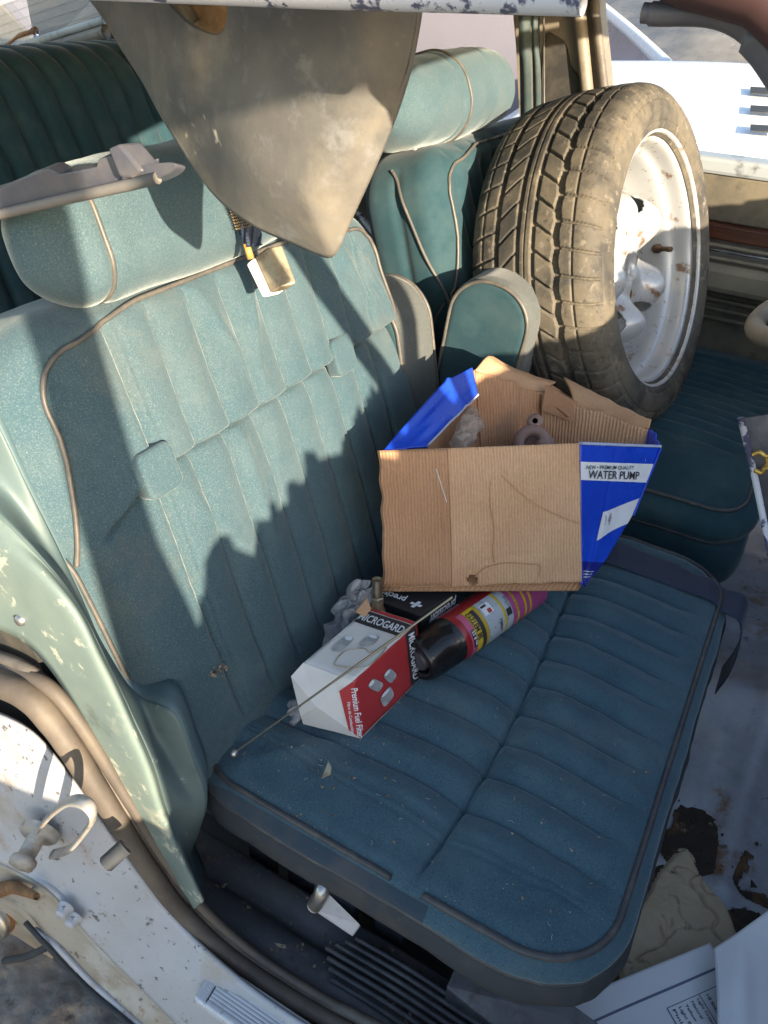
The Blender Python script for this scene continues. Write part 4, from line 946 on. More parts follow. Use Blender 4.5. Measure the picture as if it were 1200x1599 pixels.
def crumple(name, pts, rad, mat, label, cat, seed=1, amp=.6, parent=None, n=60):
    P = crom(pts, 14); m = len(P); V, F = tube(P, np.interp(np.linspace(0, 1, m), np.linspace(0, 1, len(rad)), rad), 30)
    C = np.repeat(P, 30, 0)
    d = V-C if len(V) == len(C) else V-C
    k = 1+amp*vnoise(V, 55, seed)*2+amp*.6*vnoise(V, 130, seed+1)*2; V = C+d*k[:, None]
    o = mesh(name, V, F, mat, parent, smooth=False); 
    if label: tag(o, label, cat)
    return o
crumple('plastic_bag', [FP(716, 694, .075), FP(733, 672, .10), FP(742, 650, .14), FP(748, 664, .15)], [.012, .016, .010, .006], bagm, 'twisted clear plastic bag inside the cardboard carton', 'plastic bag', 3)
# ------------------------------------------------------------------ small things on the near cushion
whitec = surf('white_coated_card', (.68, .66, .64), .42, layers=[((.50, .42, .32), 14, .60, .68, .7, 6, 4), ((.55, .53, .5), 8, .5, .75, .6)], bumps=[(30, .2, .003)], rvar=.08)
redc = surf('red_printed_card', (.42, .035, .04), .4, layers=[((.30, .03, .03), 9, .5, .7, .6), ((.6, .35, .3), 70, .69, .73, .5)], bumps=[(30, .2, .003)])
greyp = surf('grey_print', (.30, .31, .32), .5, layers=[((.5, .5, .5), 60, .45, .6, .7)])
blackc = surf('black_coated_card', (.022, .023, .027), .38, layers=[((.09, .09, .095), 60, .66, .74, .7)], bumps=[(40, .2, .002)], rvar=.1)
stainm = surf('brown_stain', (.36, .25, .13), .6, layers=[((.60, .55, .48), 30, .4, .6, .9)])
def flatshape(pts, mat, parent, name, lift):
    V, F = prism(pts, lift); return mesh(name, V, F, mat, parent, smooth=False)
def fuel_box():
    z0, z1 = .566, .641
    nr, nl = ZP(564, 1152, z0), ZP(474, 1130, z0); tr, tl = ZP(552, 1063, z1), ZP(474, 1035, z1)
    dv = np.array([.017, .124, 0]); fr, fl, tfr, tfl = nr+dv, nl+dv, tr+dv, tl+dv
    root = empty('filter_box', (nr+fl)/2, 'red and white fuel filter carton with a crumpled, stained open end', 'box')
    def quad(A, B, C, D, mat, name, nu=16, nv=16, th=.0012, bulge=.0, seed=1):
        q = quadfn(A, B, C, D); nn = np.cross(B-A, D-A); nn /= np.linalg.norm(nn)
        def g_(s, t): return q(s, t)+((bulge*np.sin(s*math.pi)*np.sin(t*math.pi)+.0015*vnoise(np.stack([s*4, t*4, s*0], -1), 1, seed)))[..., None]*nn
        V, F, UV = sheet(g_, nu, nv, th); return mesh(name, V, F, mat, root, uv=UV), g_, nn
    top, gt, nt = quad(tl, tr, tfr, tfl, whitec, 'top_panel', seed=2)
    side, gs_, ns = quad(nr, fr, tfr, tr, redc, 'side_panel', seed=3)
    quad(fl, nl, tl, tfl, whitec, 'left_panel', seed=4)
    quad(nl, nr, fr, fl, whitec, 'bottom_panel', seed=5)
    # tented end: flaps meeting at a bump
    mid = (nl+tr)/2+np.array([-.006, -.014, .004]); lft = ZP(455, 1056, .628); low = ZP(470, 1118, .585)
    V = np.array([tl, tr, nr, nl, mid, lft, low]); F = [(0, 5, 4, 1), (5, 6, 4), (6, 3, 4), (3, 2, 4), (2, 1, 4)]
    V, F = np.array(V), F
    o = mesh('end_flap', V, F, whitec, root, smooth=False); solid(o, .0012, 0)
    # red strip along the right edge of the end
    e1, e2 = tr, nr; i1, i2 = tr*.62+mid*.38, nr*.72+mid*.28
    nn = np.cross(e2-e1, i1-e1); nn /= np.linalg.norm(nn); nn = nn*(-1 if nn[1] > 0 else 1)
    strip = flatshape([e1+nn*.0010, e2+nn*.0010, i2+nn*.0016, i1+nn*.0016], redc, root, 'red_strip', nn*.0004)
    A = e1*.80+i1*.20+(e2-e1)*.08; dirr = (e2-e1)
    textobj('Premium Fuel Filter', A+nn*.0022, dirr, e1-i1, np.linalg.norm(dirr)*.86, whitep, strip, height=.0075, bold=.015)
    A = e1*.42+i1*.58+(e2-e1)*.25; textobj('Filtro de Combustible', A+nn*.0022, dirr, e1-i1, np.linalg.norm(dirr)*.55, whitep, strip, height=.0035, bold=.01)
    # print on the top: black band with lettering, pictures of filters
    def onp(g_, nn, s, t, l=.0010): return g_(np.array(float(s)), np.array(float(t)))+nn*l
    def pband(g_, nn, s0, s1, t0, t1, mat, par, name, l=.0008):
        def h_(s, t): return g_(s0+(s1-s0)*s, t0+(t1-t0)*t)+nn*l
        V, F, UV = sheet(h_, 8, 8); return mesh(name, V, F, mat, par)
    bandt = pband(gt, nt, .02, .98, .72, .93, inkp, top, 'black_band')
    redt = pband(gt, nt, .02, .98, .945, .99, redc, top, 'red_band')
    A, B_, U = onp(gt, nt, .04, .765, .0014), onp(gt, nt, .97, .765, .0014), onp(gt, nt, .04, .9, .0014)
    textobj('MICROGARD', A, B_-A, U-A, np.linalg.norm(B_-A), whitep, bandt, height=.0135, shear=.2, bold=.02)
    def cyl_print(g_, nn, cx, cy, w, h, par, tilt=0):
        pts = []
        for k in range(20):
            a = 2*math.pi*k/20; x = w*math.copysign(abs(math.cos(a))**.5, math.cos(a)); y = h*math.copysign(abs(math.sin(a))**.5, math.sin(a))
            x, y = x*math.cos(tilt)-y*math.sin(tilt), x*math.sin(tilt)+y*math.cos(tilt); pts.append(onp(g_, nn, cx+x, cy+y, .0012))
        flatshape(pts[::-1], greyp, par, 'filter_picture', nn*.0003)
        pts = [onp(g_, nn, cx+w*.7*math.cos(a)-h*.8*math.sin(tilt), cy+h*.8*math.cos(tilt)+h*.25*math.sin(a), .0018) for a in np.linspace(0, 2*math.pi, 16, endpoint=False)]
        flatshape(pts[::-1], whitep, par, 'filter_picture', nn*.0003)
    cyl_print(gt, nt, .26, .38, .10, .12, top, .1); cyl_print(gt, nt, .60, .54, .12, .08, top, .3)
    for cx, cy, w, h, t in ((.28, .62, .055, .15, .5), (.50, .55, .060, .14, .4), (.42, .26, .09, .12, .2)): cyl_print(gs_, ns, cx, cy, w, h, side, t)
    V = np.array([onp(gt, nt, .55, .10), onp(gt, nt, .97, .20), onp(gt, nt, .97, .52), onp(gt, nt, .80, .40), onp(gt, nt, .62, .42), onp(gt, nt, .42, .30), onp(gt, nt, .45, .14)])
    P = crom(V, 5, True); V, F = tube(P, .0008, 5, True); mesh('water_stain', V, F, stainm, top)
    pband(gs_, ns, .80, .96, .02, .98, inkp, side, 'black_band')
    A, U, B_ = onp(gs_, ns, .83, .95, .0014), onp(gs_, ns, .93, .95, .0014), onp(gs_, ns, .83, .1, .0014); textobj('MICROGARD', A, B_-A, U-A, np.linalg.norm(B_-A), whitep, side, height=.012, shear=.2, bold=.02)
fuel_box()

def black_box():
    z1 = .632
    a, b, c, d = ZP(590, 938, z1), ZP(657, 962, z1), ZP(712, 924, z1), ZP(646, 900, z1)
    a2 = a+np.array([-.02, .0, 0]); dn = np.array([.004, .006, -.062])
    root = empty('black_carton', (a+c)/2-[0, 0, .06], 'small black carton with white lettering under the front flap of the big carton', 'box')
    V, F = hexa([a2+dn, b+dn, c+dn, d+dn+(a2-a)], [a2, b, c, d+(a2-a)]); o = mesh('carton', V, F, blackc, root, smooth=False); modbevel(o, .0012, 2)
    X_ = (b-a)/np.linalg.norm(b-a); Y_ = (c-b)/np.linalg.norm(c-b); up = np.array([0, 0, 1.])
    p = ZP(648, 921, z1+.001)
    textobj('precision', ZP(636, 934, z1+.0012), -X_, -Y_, .046, whitep, root, height=.0105, shear=.1, bold=.02)
    textobj('fuel pumps', ZP(650, 921, z1+.0012), -X_, -Y_, .034, whitep, root, height=.0055, bold=.01)
    q = ZP(650, 944, z1+.0012)
    for (i, j) in ((0, 0), (1, 0), (-1, 0), (0, 1), (0, -1)):
        c0 = q+X_*i*.0052+Y_*j*.0052; r = .0022; flatshape([c0+X_*r+Y_*r, c0-X_*r+Y_*r, c0-X_*r-Y_*r, c0+X_*r-Y_*r], whitep, root, 'emblem', up*.0004)
    nn = np.cross(c-b, dn); nn /= np.linalg.norm(nn); nn = nn if nn[1] < 0 or nn[0] > 0 else -nn
    textobj('precision', c+dn*.15+nn*.001+(b-c)*.02, b-c, dn, .05, whitep, root, height=.014, shear=.1, bold=.02)
    yel = surf('pale_yellow_print', (.55, .52, .25), .5); m0 = b*.55+c*.45+dn*.42+nn*.001; e = (b-c)/np.linalg.norm(b-c)
    for k in range(3): flatshape([m0+e*(.006*k), m0+e*(.006*k+.0045), m0+e*(.006*k+.0045)-dn*.16, m0+e*(.006*k)-dn*.16], yel if k == 0 else greyp, root, 'small_print', nn*.0004)
black_box()

def spray_can():
    p0 = ZP(652, 1034, .600); p1 = ZP(815, 920, .598); ax = p1-p0; L = .235; ax /= np.linalg.norm(ax); R = .0325
    root = empty('spray_can', p0+ax*.1-[0, 0, R], 'red and black aerosol can with yellow and magenta label lying under the cardboard flap', 'spray can')
    redm = surf('red_can_paint', (.30, .018, .022), .3, layers=[((.2, .015, .02), 10, .5, .7, .7)], coat=.3)
    blk = surf('black_cap_plastic', (.012, .011, .012), .2, layers=[((.05, .045, .045), 60, .64, .72, .6)], rvar=.06)
    up = np.array([0, 0, 1.]); up = up-ax*(up@ax); up /= np.linalg.norm(up); sd = np.cross(ax, up)
    V, F, _ = lathe([(R*.90, .056), (R*.985, .060), (R, .066), (R, .225), (R*.97, .230), (R*.9, .232), (0, .232)], p0, ax, 64, up); mesh('body', V, F, redm, root)
    V, F, _ = lathe([(0, .012), (R*.50, .012), (R*.54, .006), (R*.60, .001), (R*.70, -.001), (R*.82, .002), (R*.90, .009), (R*.955, .03), (R*.97, .060)], p0, ax, 64, up); cap = mesh('cap', V, F, blk, root)
    V, F, _ = lathe([(R*.40, .011), (R*.40, .003), (R*.36, .001), (0, .002)][::-1], p0, ax, 40, up); mesh('cap_button', V, F, surf('grey_button', (.07, .06, .07), .3), cap)
    pk = surf('pink_label', (.50, .10, .20), .35); ye = surf('yellow_label', (.62, .44, .025), .35); wh = surf('pale_label', (.42, .46, .50), .35, layers=[((.16, .18, .2), 150, .56, .66, .8)]); mg = surf('magenta_label', (.42, .075, .24), .35, layers=[((.25, .06, .15), 260, .55, .68, .8)]); bk_ = inkp
    # label patches: (start, end) along the axis, (from, to) angle from the top towards the viewer's right
    def pt(l, a, lift): return p0+ax*l+(R+lift)*(math.cos(a)*up+math.sin(a)*sgn*sd)
    sgn = -1 if (sd@np.array([1, -1, 0])) > 0 else 1
    sgn = 1 if (sd@np.array([1., -.6, 0])) > 0 else -1
    def patch(l0, l1, a0, a1, m, nm, lift=.0004, n=24):
        V = [];
        for k in range(n+1):
            a = a0+(a1-a0)*k/n; V += [pt(l0, a, lift), pt(l1, a, lift)]
        F = [(2*k, 2*k+2, 2*k+3, 2*k+1) for k in range(n)]
        return mesh(nm, V, F, m, root)
    A0, A1 = -.05, 2.9
    patch(.068, .078, A0, A1, pk, 'label_ring'); patch(.0785, .097, A0, A1, ye, 'label_ring'); patch(.0885, .0955, A0+.15, A1, bk_, 'label_ring', .0008)
    patch(.0975, .1015, A0, A1, surf('ochre_line', (.5, .36, .03), .4), 'label_ring'); patch(.102, .134, A0, A1, wh, 'label_ring'); patch(.134, .138, A0, A1, ye, 'label_ring'); patch(.1385, .152, A0, A1, wh, 'label_ring')
    patch(.1525, .228, A0, A1, mg, 'label_ring')
    for l in (.160, .176, .187): patch(l, l+.0042, A0, A1, ye, 'label_ring', .0008)
    patch(.105, .122, .15, .62, whitep, 'label_picture', .0009); patch(.112, .119, .42, .60, redc, 'label_picture', .0013); patch(.106, .116, .2, .30, inkp, 'label_picture', .0013); patch(.140, .150, .85, 1.15, inkp, 'label_picture', .0009)
    patch(.0705, .0765, .75, 1.5, inkp, 'label_picture', .0009)
    def wrap(body, l, a0, arc, h, m, bold=.02):
        o = textobj(body, (0, 0, 0), (1, 0, 0), (0, 1, 0), arc, m, None, height=h, bold=bold)
        n = len(o.data.vertices); co = np.empty(n*3); o.data.vertices.foreach_get('co', co); co = co.reshape(-1, 3)+np.array(o.location)
        V = np.array([pt(l-c[1], a0+c[0]/R, .0013) for c in co]); F = [tuple(p.vertices) for p in o.data.polygons]
        bpy.data.objects.remove(o); return mesh('lettering', V, F, m, root, smooth=False)
    wrap('SYSTEM', .0875, .12, .026, .0085, inkp); wrap('BE', .0875, 1.02, .008, .0085, inkp); wrap('22 fl oz', .0765, .78, .020, .005, whitep)
    wrap('LIMPIA', .128, 1.05, .018, .005, inkp); wrap('KEEP AWAY FROM', .150, .35, .016, .0035, inkp, .0); wrap('SHAKE WELL BEFORE USE', .1635, .3, .030, .0028, inkp, 0)
spray_can()

# bare tapered rod with a ball tip
p0, p1 = ZP(366, 1176, .612), ZP(512, 1071, .6475); d_ = (p1-p0); d_ /= np.linalg.norm(d_)
E_ = p0+d_*.36; t_ = empty('antenna_rod', p0, 'thin straight metal rod with a small ball tip lying across the fuel filter carton', 'rod')
E_[2] = .665; E_ = ZP(706, 933, .672)
V, F = tube(np.array([p0, p1, E_]), [.0011, .0013, .0019], 8); mesh('shaft', V, F, brass := surf('dull_brassy_steel', (.32, .28, .20), .35, metal=.9, rvar=.1), t_)
V, F, _ = lathe([(0, -.0042)]+[(.0042*math.sin(a), -.0042*math.cos(a)) for a in np.linspace(.2, 2.94, 10)]+[(0, .0042)], p0, d_, 16); mesh('ball_tip', V, F, steel, t_)

# threaded fitting standing among the small boxes
ft = empty('metal_fitting', ZP(592, 962, .62), 'worn hexagonal threaded metal fitting beside the black carton', 'fitting')
fa = np.array([-.12, .10, 1.0]); fa /= np.linalg.norm(fa); fb = ZP(590, 957, .632)
fm = surf('worn_fitting_metal', (.40, .34, .25), .35, layers=[((.16, .12, .08), 60, .45, .65, .8)], metal=.8, rvar=.1)
V, F, _ = lathe([(.008, 0), (.010, .001), (.010, .005), (.007, .006), (.0065, .008)], fb, fa, 20); mesh('flange', V, F, fm, ft)
V, F, _ = lathe([(.0085, .007), (.0088, .008), (.0088, .024), (.0080, .025)], fb, fa, 6); mesh('hexagon', V, F, fm, ft, smooth=False)
V, F, _ = lathe([(.0062 if k % 2 else .0052, .025+.0011*k) for k in range(24)], fb, fa, 18); mesh('thread', V, F, fm, ft)
graybag = surf('grey_plastic_film', (.30, .30, .32), .25, layers=[((.16, .16, .17), 30, .45, .6, .8), ((.5, .5, .5), 60, .62, .7, .7)], bumps=[(60, .7, .006)])
def sheetbag():
    A, B_, C_, D_ = ZP(497, 1008, .585), ZP(560, 985, .612), ZP(586, 905, .66), ZP(540, 918, .640)
    q = quadfn(A, B_, C_, D_)
    def f(s, t):
        P = q(s, t); Q = np.stack([s*1.0, t*1.6, s*0], -1)
        h = .030*np.abs(vnoise(Q, 3, 3))+.018*np.abs(vnoise(Q+.3, 6, 6))+.003*vnoise(Q, 14, 8)+.010*np.sin(s*math.pi)
        P = P+h[..., None]*np.array([.35, -.55, .75]); P[..., 0] += .014*vnoise(Q, 4, 9); P[..., 2] += .012*vnoise(Q, 5, 19); return P
    V, F, _ = sheet(f, 60, 90); o = mesh('grey_bag', V, F, graybag, smooth=False); tag(o, 'crumpled grey plastic bag between the backrest and the fuel filter carton', 'plastic bag')
sheetbag()
V, F = loft([[ZP(555, 955, .655), ZP(570, 963, .655)], [ZP(573, 932, .664), ZP(580, 950, .66)]], 8, 4); o = mesh('card_flap', V, F, card, None, uv=np.zeros((len(V), 2))); solid(o, .001); tag(o, 'loose little tan cardboard tab sticking up beside the metal fitting', 'cardboard piece')
crumple('crumpled_wrapper', [ZP(452, 1098, .578), ZP(470, 1110, .577), ZP(455, 1130, .573)], [.003, .009, .003], graybag, 'small crumpled grey wrapper at the foot of the backrest', 'wrapper', 17, .9)

# crumbs, dry leaf scraps
leafm = surf('dry_leaf', (.45, .40, .28), .8, layers=[((.25, .18, .1), 60, .5, .65, .8)])
P = [ZP(a, b, .5745) for a, b in ((513, 1190), (518, 1199), (516, 1210), (503, 1216), (508, 1203))]; V, F = prism(P, (0, 0, .0012)); tag(mesh('leaf_scrap', V, F, leafm, smooth=False), 'pale dry leaf scrap on the near seat cushion', 'leaf')
rng = np.random.default_rng(5)
mb = MB()
def crumb(p, r):
    V = rng.normal(size=(6, 3))*r*.3+np.array([(1, 0, 0), (-1, 0, 0), (0, 1, 0), (0, -1, 0), (0, 0, 1), (0, 0, -1)])*r*rng.uniform(.5, 1.1, 3); V[:, 2] *= .6
    mb.add(V+p, [(0, 2, 4), (2, 1, 4), (1, 3, 4), (3, 0, 4), (2, 0, 5), (1, 2, 5), (3, 1, 5), (0, 3, 5)])
def topz(x, y):
    P = csP.map(np.stack([x, y, np.full_like(x, csP.hi[2])], 1)); return P
def scatter(xs, ys, rs):
    P = topz(np.array(xs), np.array(ys))
    for p, r in zip(P, rs): crumb(p+[0, 0, r*.4], r)
n = 420; xx = rng.uniform(-.43, .03, n); yy = .39+.70*rng.beta(1.0, 1.9, n); scatter(xx, yy, rng.gamma(2, .00028, n)+.0002)
n = 90; scatter(rng.normal(-.30, .03, n), rng.normal(.475, .03, n), rng.gamma(2, .0004, n)+.0003)
n = 70; xx = rng.normal(-.30, .05, n); scatter(xx, .392+.004*rng.normal(size=n), rng.gamma(2, .00028, n)+.0002)
for k in range(26):
    p = PN(342+rng.normal()*5, 1047+rng.normal()*6, np.array(B0)+BN*.022, BN); crumb(p, rng.gamma(2, .0007)+.0004)
for a_, b_ in ((848, 1280), (851, 1284), (846, 1285), (891, 1326), (893, 1328), (775, 1403), (800, 1301), (512, 1062)):
    p = ZP(a_, b_, .573); crumb(p, .0016)
crm = mb.build('crumbs', surf('dirt_crumbs', (.16, .11, .07), .9, layers=[((.38, .32, .24), 150, .45, .6, .9)]), smooth=False); tag(crm, 'fine crumbs of dirt and straw scattered over the near cushion', 'dirt', kind='stuff')
mb = MB()
for k in range(46):
    x, y = rng.uniform(-.42, .0), .39+.5*rng.beta(1, 2); P = topz(np.array([x]), np.array([y]))[0]; a = rng.uniform(0, 6.28); l = rng.uniform(.002, .006)
    V, F = tube(np.array([P+[0, 0, .001], P+[math.cos(a)*l*.5, math.sin(a)*l*.5, .0015], P+[math.cos(a+.4)*l, math.sin(a+.4)*l, .0008]]), .00022, 4); mb.add(V, F)
tag(mb.build('straw_bits', surf('pale_straw', (.45, .40, .30), .8), smooth=False), 'pale bits of straw and lint on the near cushion', 'straw', kind='stuff')
mb = MB()
for k in range(300):
    x = rng.uniform(-.45, .15); y = rng.uniform(.335, .425); crumb(np.array([x, y, (.351 if y < .37 else .335)+.002]), rng.gamma(2, .0006)+.0003)
tag(mb.build('sill_dirt', crm.data.materials[0], smooth=False), 'grit and crumbs lying on the dark door sill', 'dirt', kind='stuff')
V, F = prism([ZP(a, b, .352) for a, b in ((428, 1472), (446, 1476), (447, 1481), (436, 1480))], (0, 0, .001)); tag(mesh('leaf_scrap', V, F, leafm, smooth=False), 'tiny curled leaf scrap on the dark door sill', 'leaf')

# seat adjuster lever: socket and flat chromed blade
lv = empty('seat_lever', ZP(505, 1400, .36), 'bare metal seat adjuster lever sticking out under the near cushion', 'lever')
def lev():
    yy = .366
    V, F = tube(crom([YP(503, 1360, yy+.03), YP(505, 1380, yy+.008), YP(502, 1396, yy), YP(492, 1413, yy)], 6), [.0075]*7+[.0088]*12, 14); mesh('socket', V, F, steel, lv)
    A, B_, C_, D_ = YP(487, 1418, yy-.003), YP(512, 1394, yy+.003), YP(563, 1444, yy+.003), YP(551, 1461, yy-.003); th = np.array([0, .001, -.005])
    V, F = hexa([A+th, D_+th, C_+th, B_+th], [A, D_, C_, B_]); o = mesh('blade', V, F, scuffm, lv, smooth=False); modbevel(o, .0016, 3)
lev()

# lap belt webbing lying over the inner end of the near cushion
webm = surf('navy_webbing', (.014, .026, .062), .6, layers=[((.035, .05, .09), 30, .45, .7, .6), ((.15, .15, .15), 260, .69, .75, .5)], bumps=[(700, .25, .0006)], sheen=.2)
bl = []
zt = csP.hi[2]
cx = np.linspace(-.30, .052, 24); zc = np.full(24, .572)
for off in (0, 1):
    y = .995 if off == 0 else 1.062
    pts = [csP.map(np.array([[x, y, zt]]))[0]+[0, 0, .0045+.002*math.sin(x*30)] for x in cx]
    pts += [np.array([.072, y-.006, .548]), np.array([.084, y-.012, .51]), np.array([.086, y-.02, .46]), np.array([.078, y-.03, .42])]
    bl.append(pts)
V, F = loft([bl[0], [(a+b)/2+np.array([0, 0, .001]) for a, b in zip(*bl)], bl[1]], 70, 6); o = mesh('lap_belt', V, F, webm); solid(o, .0016); tag(o, 'navy blue belt webbing laid across the inner end of the near cushion', 'seat belt')

# hanging belt with gathered webbing and buckle
def hang_belt():
    root = empty('hanging_belt', YP(412, 460, .66), 'navy seat belt strap with sunlit white buckle end hanging over the near backrest', 'seat belt')
    l = [YP(a, b, .66) for a, b in ((308, 180), (330, 262), (352, 318), (372, 352), (384, 384))]
    r = [YP(a, b, .66) for a, b in ((392, 180), (392, 262), (398, 318), (402, 350), (412, 382))]
    m_ = [(p+q)/2+np.array([0, -.006, 0]) for p, q in zip(l, r)]
    V, F = loft([l, m_, r], 60, 10)
    k = sstep(YP(380, 335, .66)[2]-V[:, 2], -.01, .02); V[:, 1] += .0035*np.sin(V[:, 0]*900)*k
    o = mesh('webbing', V, F, webm, root); solid(o, .0015, 0)
    gold = surf('ochre_stitching', (.34, .23, .10), .7); mb = MB()
    for i in range(8):
        A, B_ = YP(358+i*1.5, 326+i*4.6, .652), YP(388+i*1.2, 320+i*4.4, .652); P = resample(np.array([A, B_]), 17); P[:, 2] += .0008*np.where(np.arange(17) % 2 == 0, 1, -1)
        V, F = tube(P, .0005, 4); mb.add(V, F)
    tag(mb.build('stitching', gold, root), kind='stuff')
    cream = surf('cream_buckle', (.62, .58, .52), .35, layers=[((.4, .35, .28), 20, .5, .7, .6)]); brz = surf('corroded_plate', (.30, .25, .17), .45, layers=[((.12, .1, .07), 40, .45, .62, .8)], metal=.6, rvar=.15)
    A, B_, C_, D_ = YP(383, 412, .655), YP(410, 467, .650), YP(440, 449, .662), YP(416, 386, .668); th = np.array([.010, .016, .002])
    V, F = hexa([A, B_, B_+th, A+th], [A*.62+D_*.38, B_*.62+C_*.38, B_*.62+C_*.38+th, A*.62+D_*.38+th]); o = mesh('buckle_side', V, F, cream, root, smooth=False); modbevel(o, .003, 3)
    A2, B2 = A*.60+D_*.40, B_*.60+C_*.40
    V, F = hexa([A2, B2, B2+th, A2+th], [D_, C_, C_+th, D_+th]); o = mesh('buckle_face', V, F, brz, root, smooth=False); modbevel(o, .0025, 3)
    V, F = tube([YP(385, 380, .655), YP(392, 404, .655)], .004, 8); mesh('buckle_pin', V, F, surf('amber_plastic', (.5, .28, .08), .4), root)
hang_belt()

# big dangling piece of grey pillar trim
def trim_panel():
    y0 = .45
    T = [(105, -40), (170, -40), (240, -30), (270, 8), (300, 38), (335, 53), (352, 46), (358, 20), (362, -30), (450, -40), (560, -40), (662, -40)]
    Bc = [(105, -40), (150, 8), (205, 95), (262, 195), (330, 296), (395, 348), (455, 378), (502, 398), (522, 396), (545, 350), (585, 262), (630, 140), (652, 40), (662, -40)]
    T = resample(crom(T, 8), 141); B_ = resample(crom(Bc, 8), 141)
    V = []; nt = 70
    for i in range(141):
        for j in range(nt):
            p = T[i]+(B_[i]-T[i])*(j/(nt-1)); px, py = p
            ed = min(1, np.min(np.hypot(B_[:, 0]-px, B_[:, 1]-py))/95.)
            dy = -.022*math.sin(ed*math.pi/2)+.00040*25*math.log1p(math.exp((455-.18*py-px)/25.))*.75-.012*math.exp(-((px-300+.2*py)/40)**2)
            V.append(YP(px, py, y0+dy))
    V = np.array(V); V[:, 1] += .004*vnoise(V, 22, 5)
    F = grid_faces(141, nt); o = mesh('pillar_trim_panel', V, F, plast); solid(o, .0035, 0)
    tag(o, 'large dusty grey plastic trim panel hanging point down over the near seat', 'trim panel'); return o
trim_panel()

# broken blue grey plastic strip above the near headrest
def grey_strip():
    root = empty('plastic_strip', YP(100, 300, .42), 'broken blue grey plastic trim strip with upright clip above the near headrest', 'trim strip')
    y = .425
    V, F = prism([YP(a, b, y) for a, b in ((-80, 352), (-80, 318), (0, 293), (66, 265), (76, 263), (92, 272), (150, 261), (153, 249), (172, 243), (190, 262), (226, 258), (224, 284), (100, 308), (0, 332))], (.004, .012, .004)); o = mesh('wall', V, F, plastb, root, smooth=False); modbevel(o, .0012, 2)
    V, F = prism([YP(a, b, y-.010) for a, b in ((168, 232), (185, 224), (222, 268), (206, 279), (186, 277))], (.006, .016, 0)); o = mesh('clip', V, F, plastb, root, smooth=False); modbevel(o, .002, 2)
    V, F = prism([YP(a, b, y-.008) for a, b in crom([(196, 288), (194, 268), (225, 257), (262, 253), (274, 256), (270, 266), (245, 279)], 5, True)], (0, .010, -.003)); o = mesh('spoon_end', V, F, plastb, root, smooth=False); modbevel(o, .0015, 2)
    V, F = tube([YP(-80, 356, y-.006), YP(0, 335, y-.006), YP(100, 311, y-.007), (YP(200, 289, y-.008)), YP(246, 278, y-.008)], .0042, 8); mesh('lip', V, F, surf('dusty_lip', (.17, .16, .15), .6), root)
grey_strip()

# slotted metal bracket with brass clip near the far cushion
br = empty('metal_bracket', YP(1180, 850, 1.0), 'flaky white edged dark metal bracket with brass clip at the right edge', 'bracket')
V, F = hexa([YP(1158, 655, 1.0), YP(1205, 872, .98), YP(1330, 850, 1.03), YP(1250, 640, 1.05)], [p+np.array([.0, .0, -.002]) for p in (YP(1158, 655, 1.004), YP(1205, 872, .984), YP(1330, 850, 1.034), YP(1250, 640, 1.054))]); o = mesh('plate', V, F, surf('grey_blue_plate', (.05, .05, .06), .45, layers=[((.2, .19, .18), 12, .5, .7, .6)]), br, smooth=False); solid(o, .003, 0)
V, F = tube([YP(1157, 652, .995), YP(1180, 750, .987), YP(1205, 872, .975)], .0045, 8); mesh('edge', V, F, flake, br)
cl = surf('brass_clip', (.62, .40, .10), .35, metal=.7, layers=[((.2, .15, .08), 60, .5, .65, .7)])
for pts in (((1176, 710), (1186, 706), (1196, 712), (1210, 708)), ((1178, 734), (1190, 738), (1196, 730), (1212, 736)), ((1196, 712), (1199, 722), (1196, 731))):
    V, F = tube(crom([YP(a, b, .985) for a, b in pts], 5), .0032, 8); mesh('clip', V, F, cl, br)

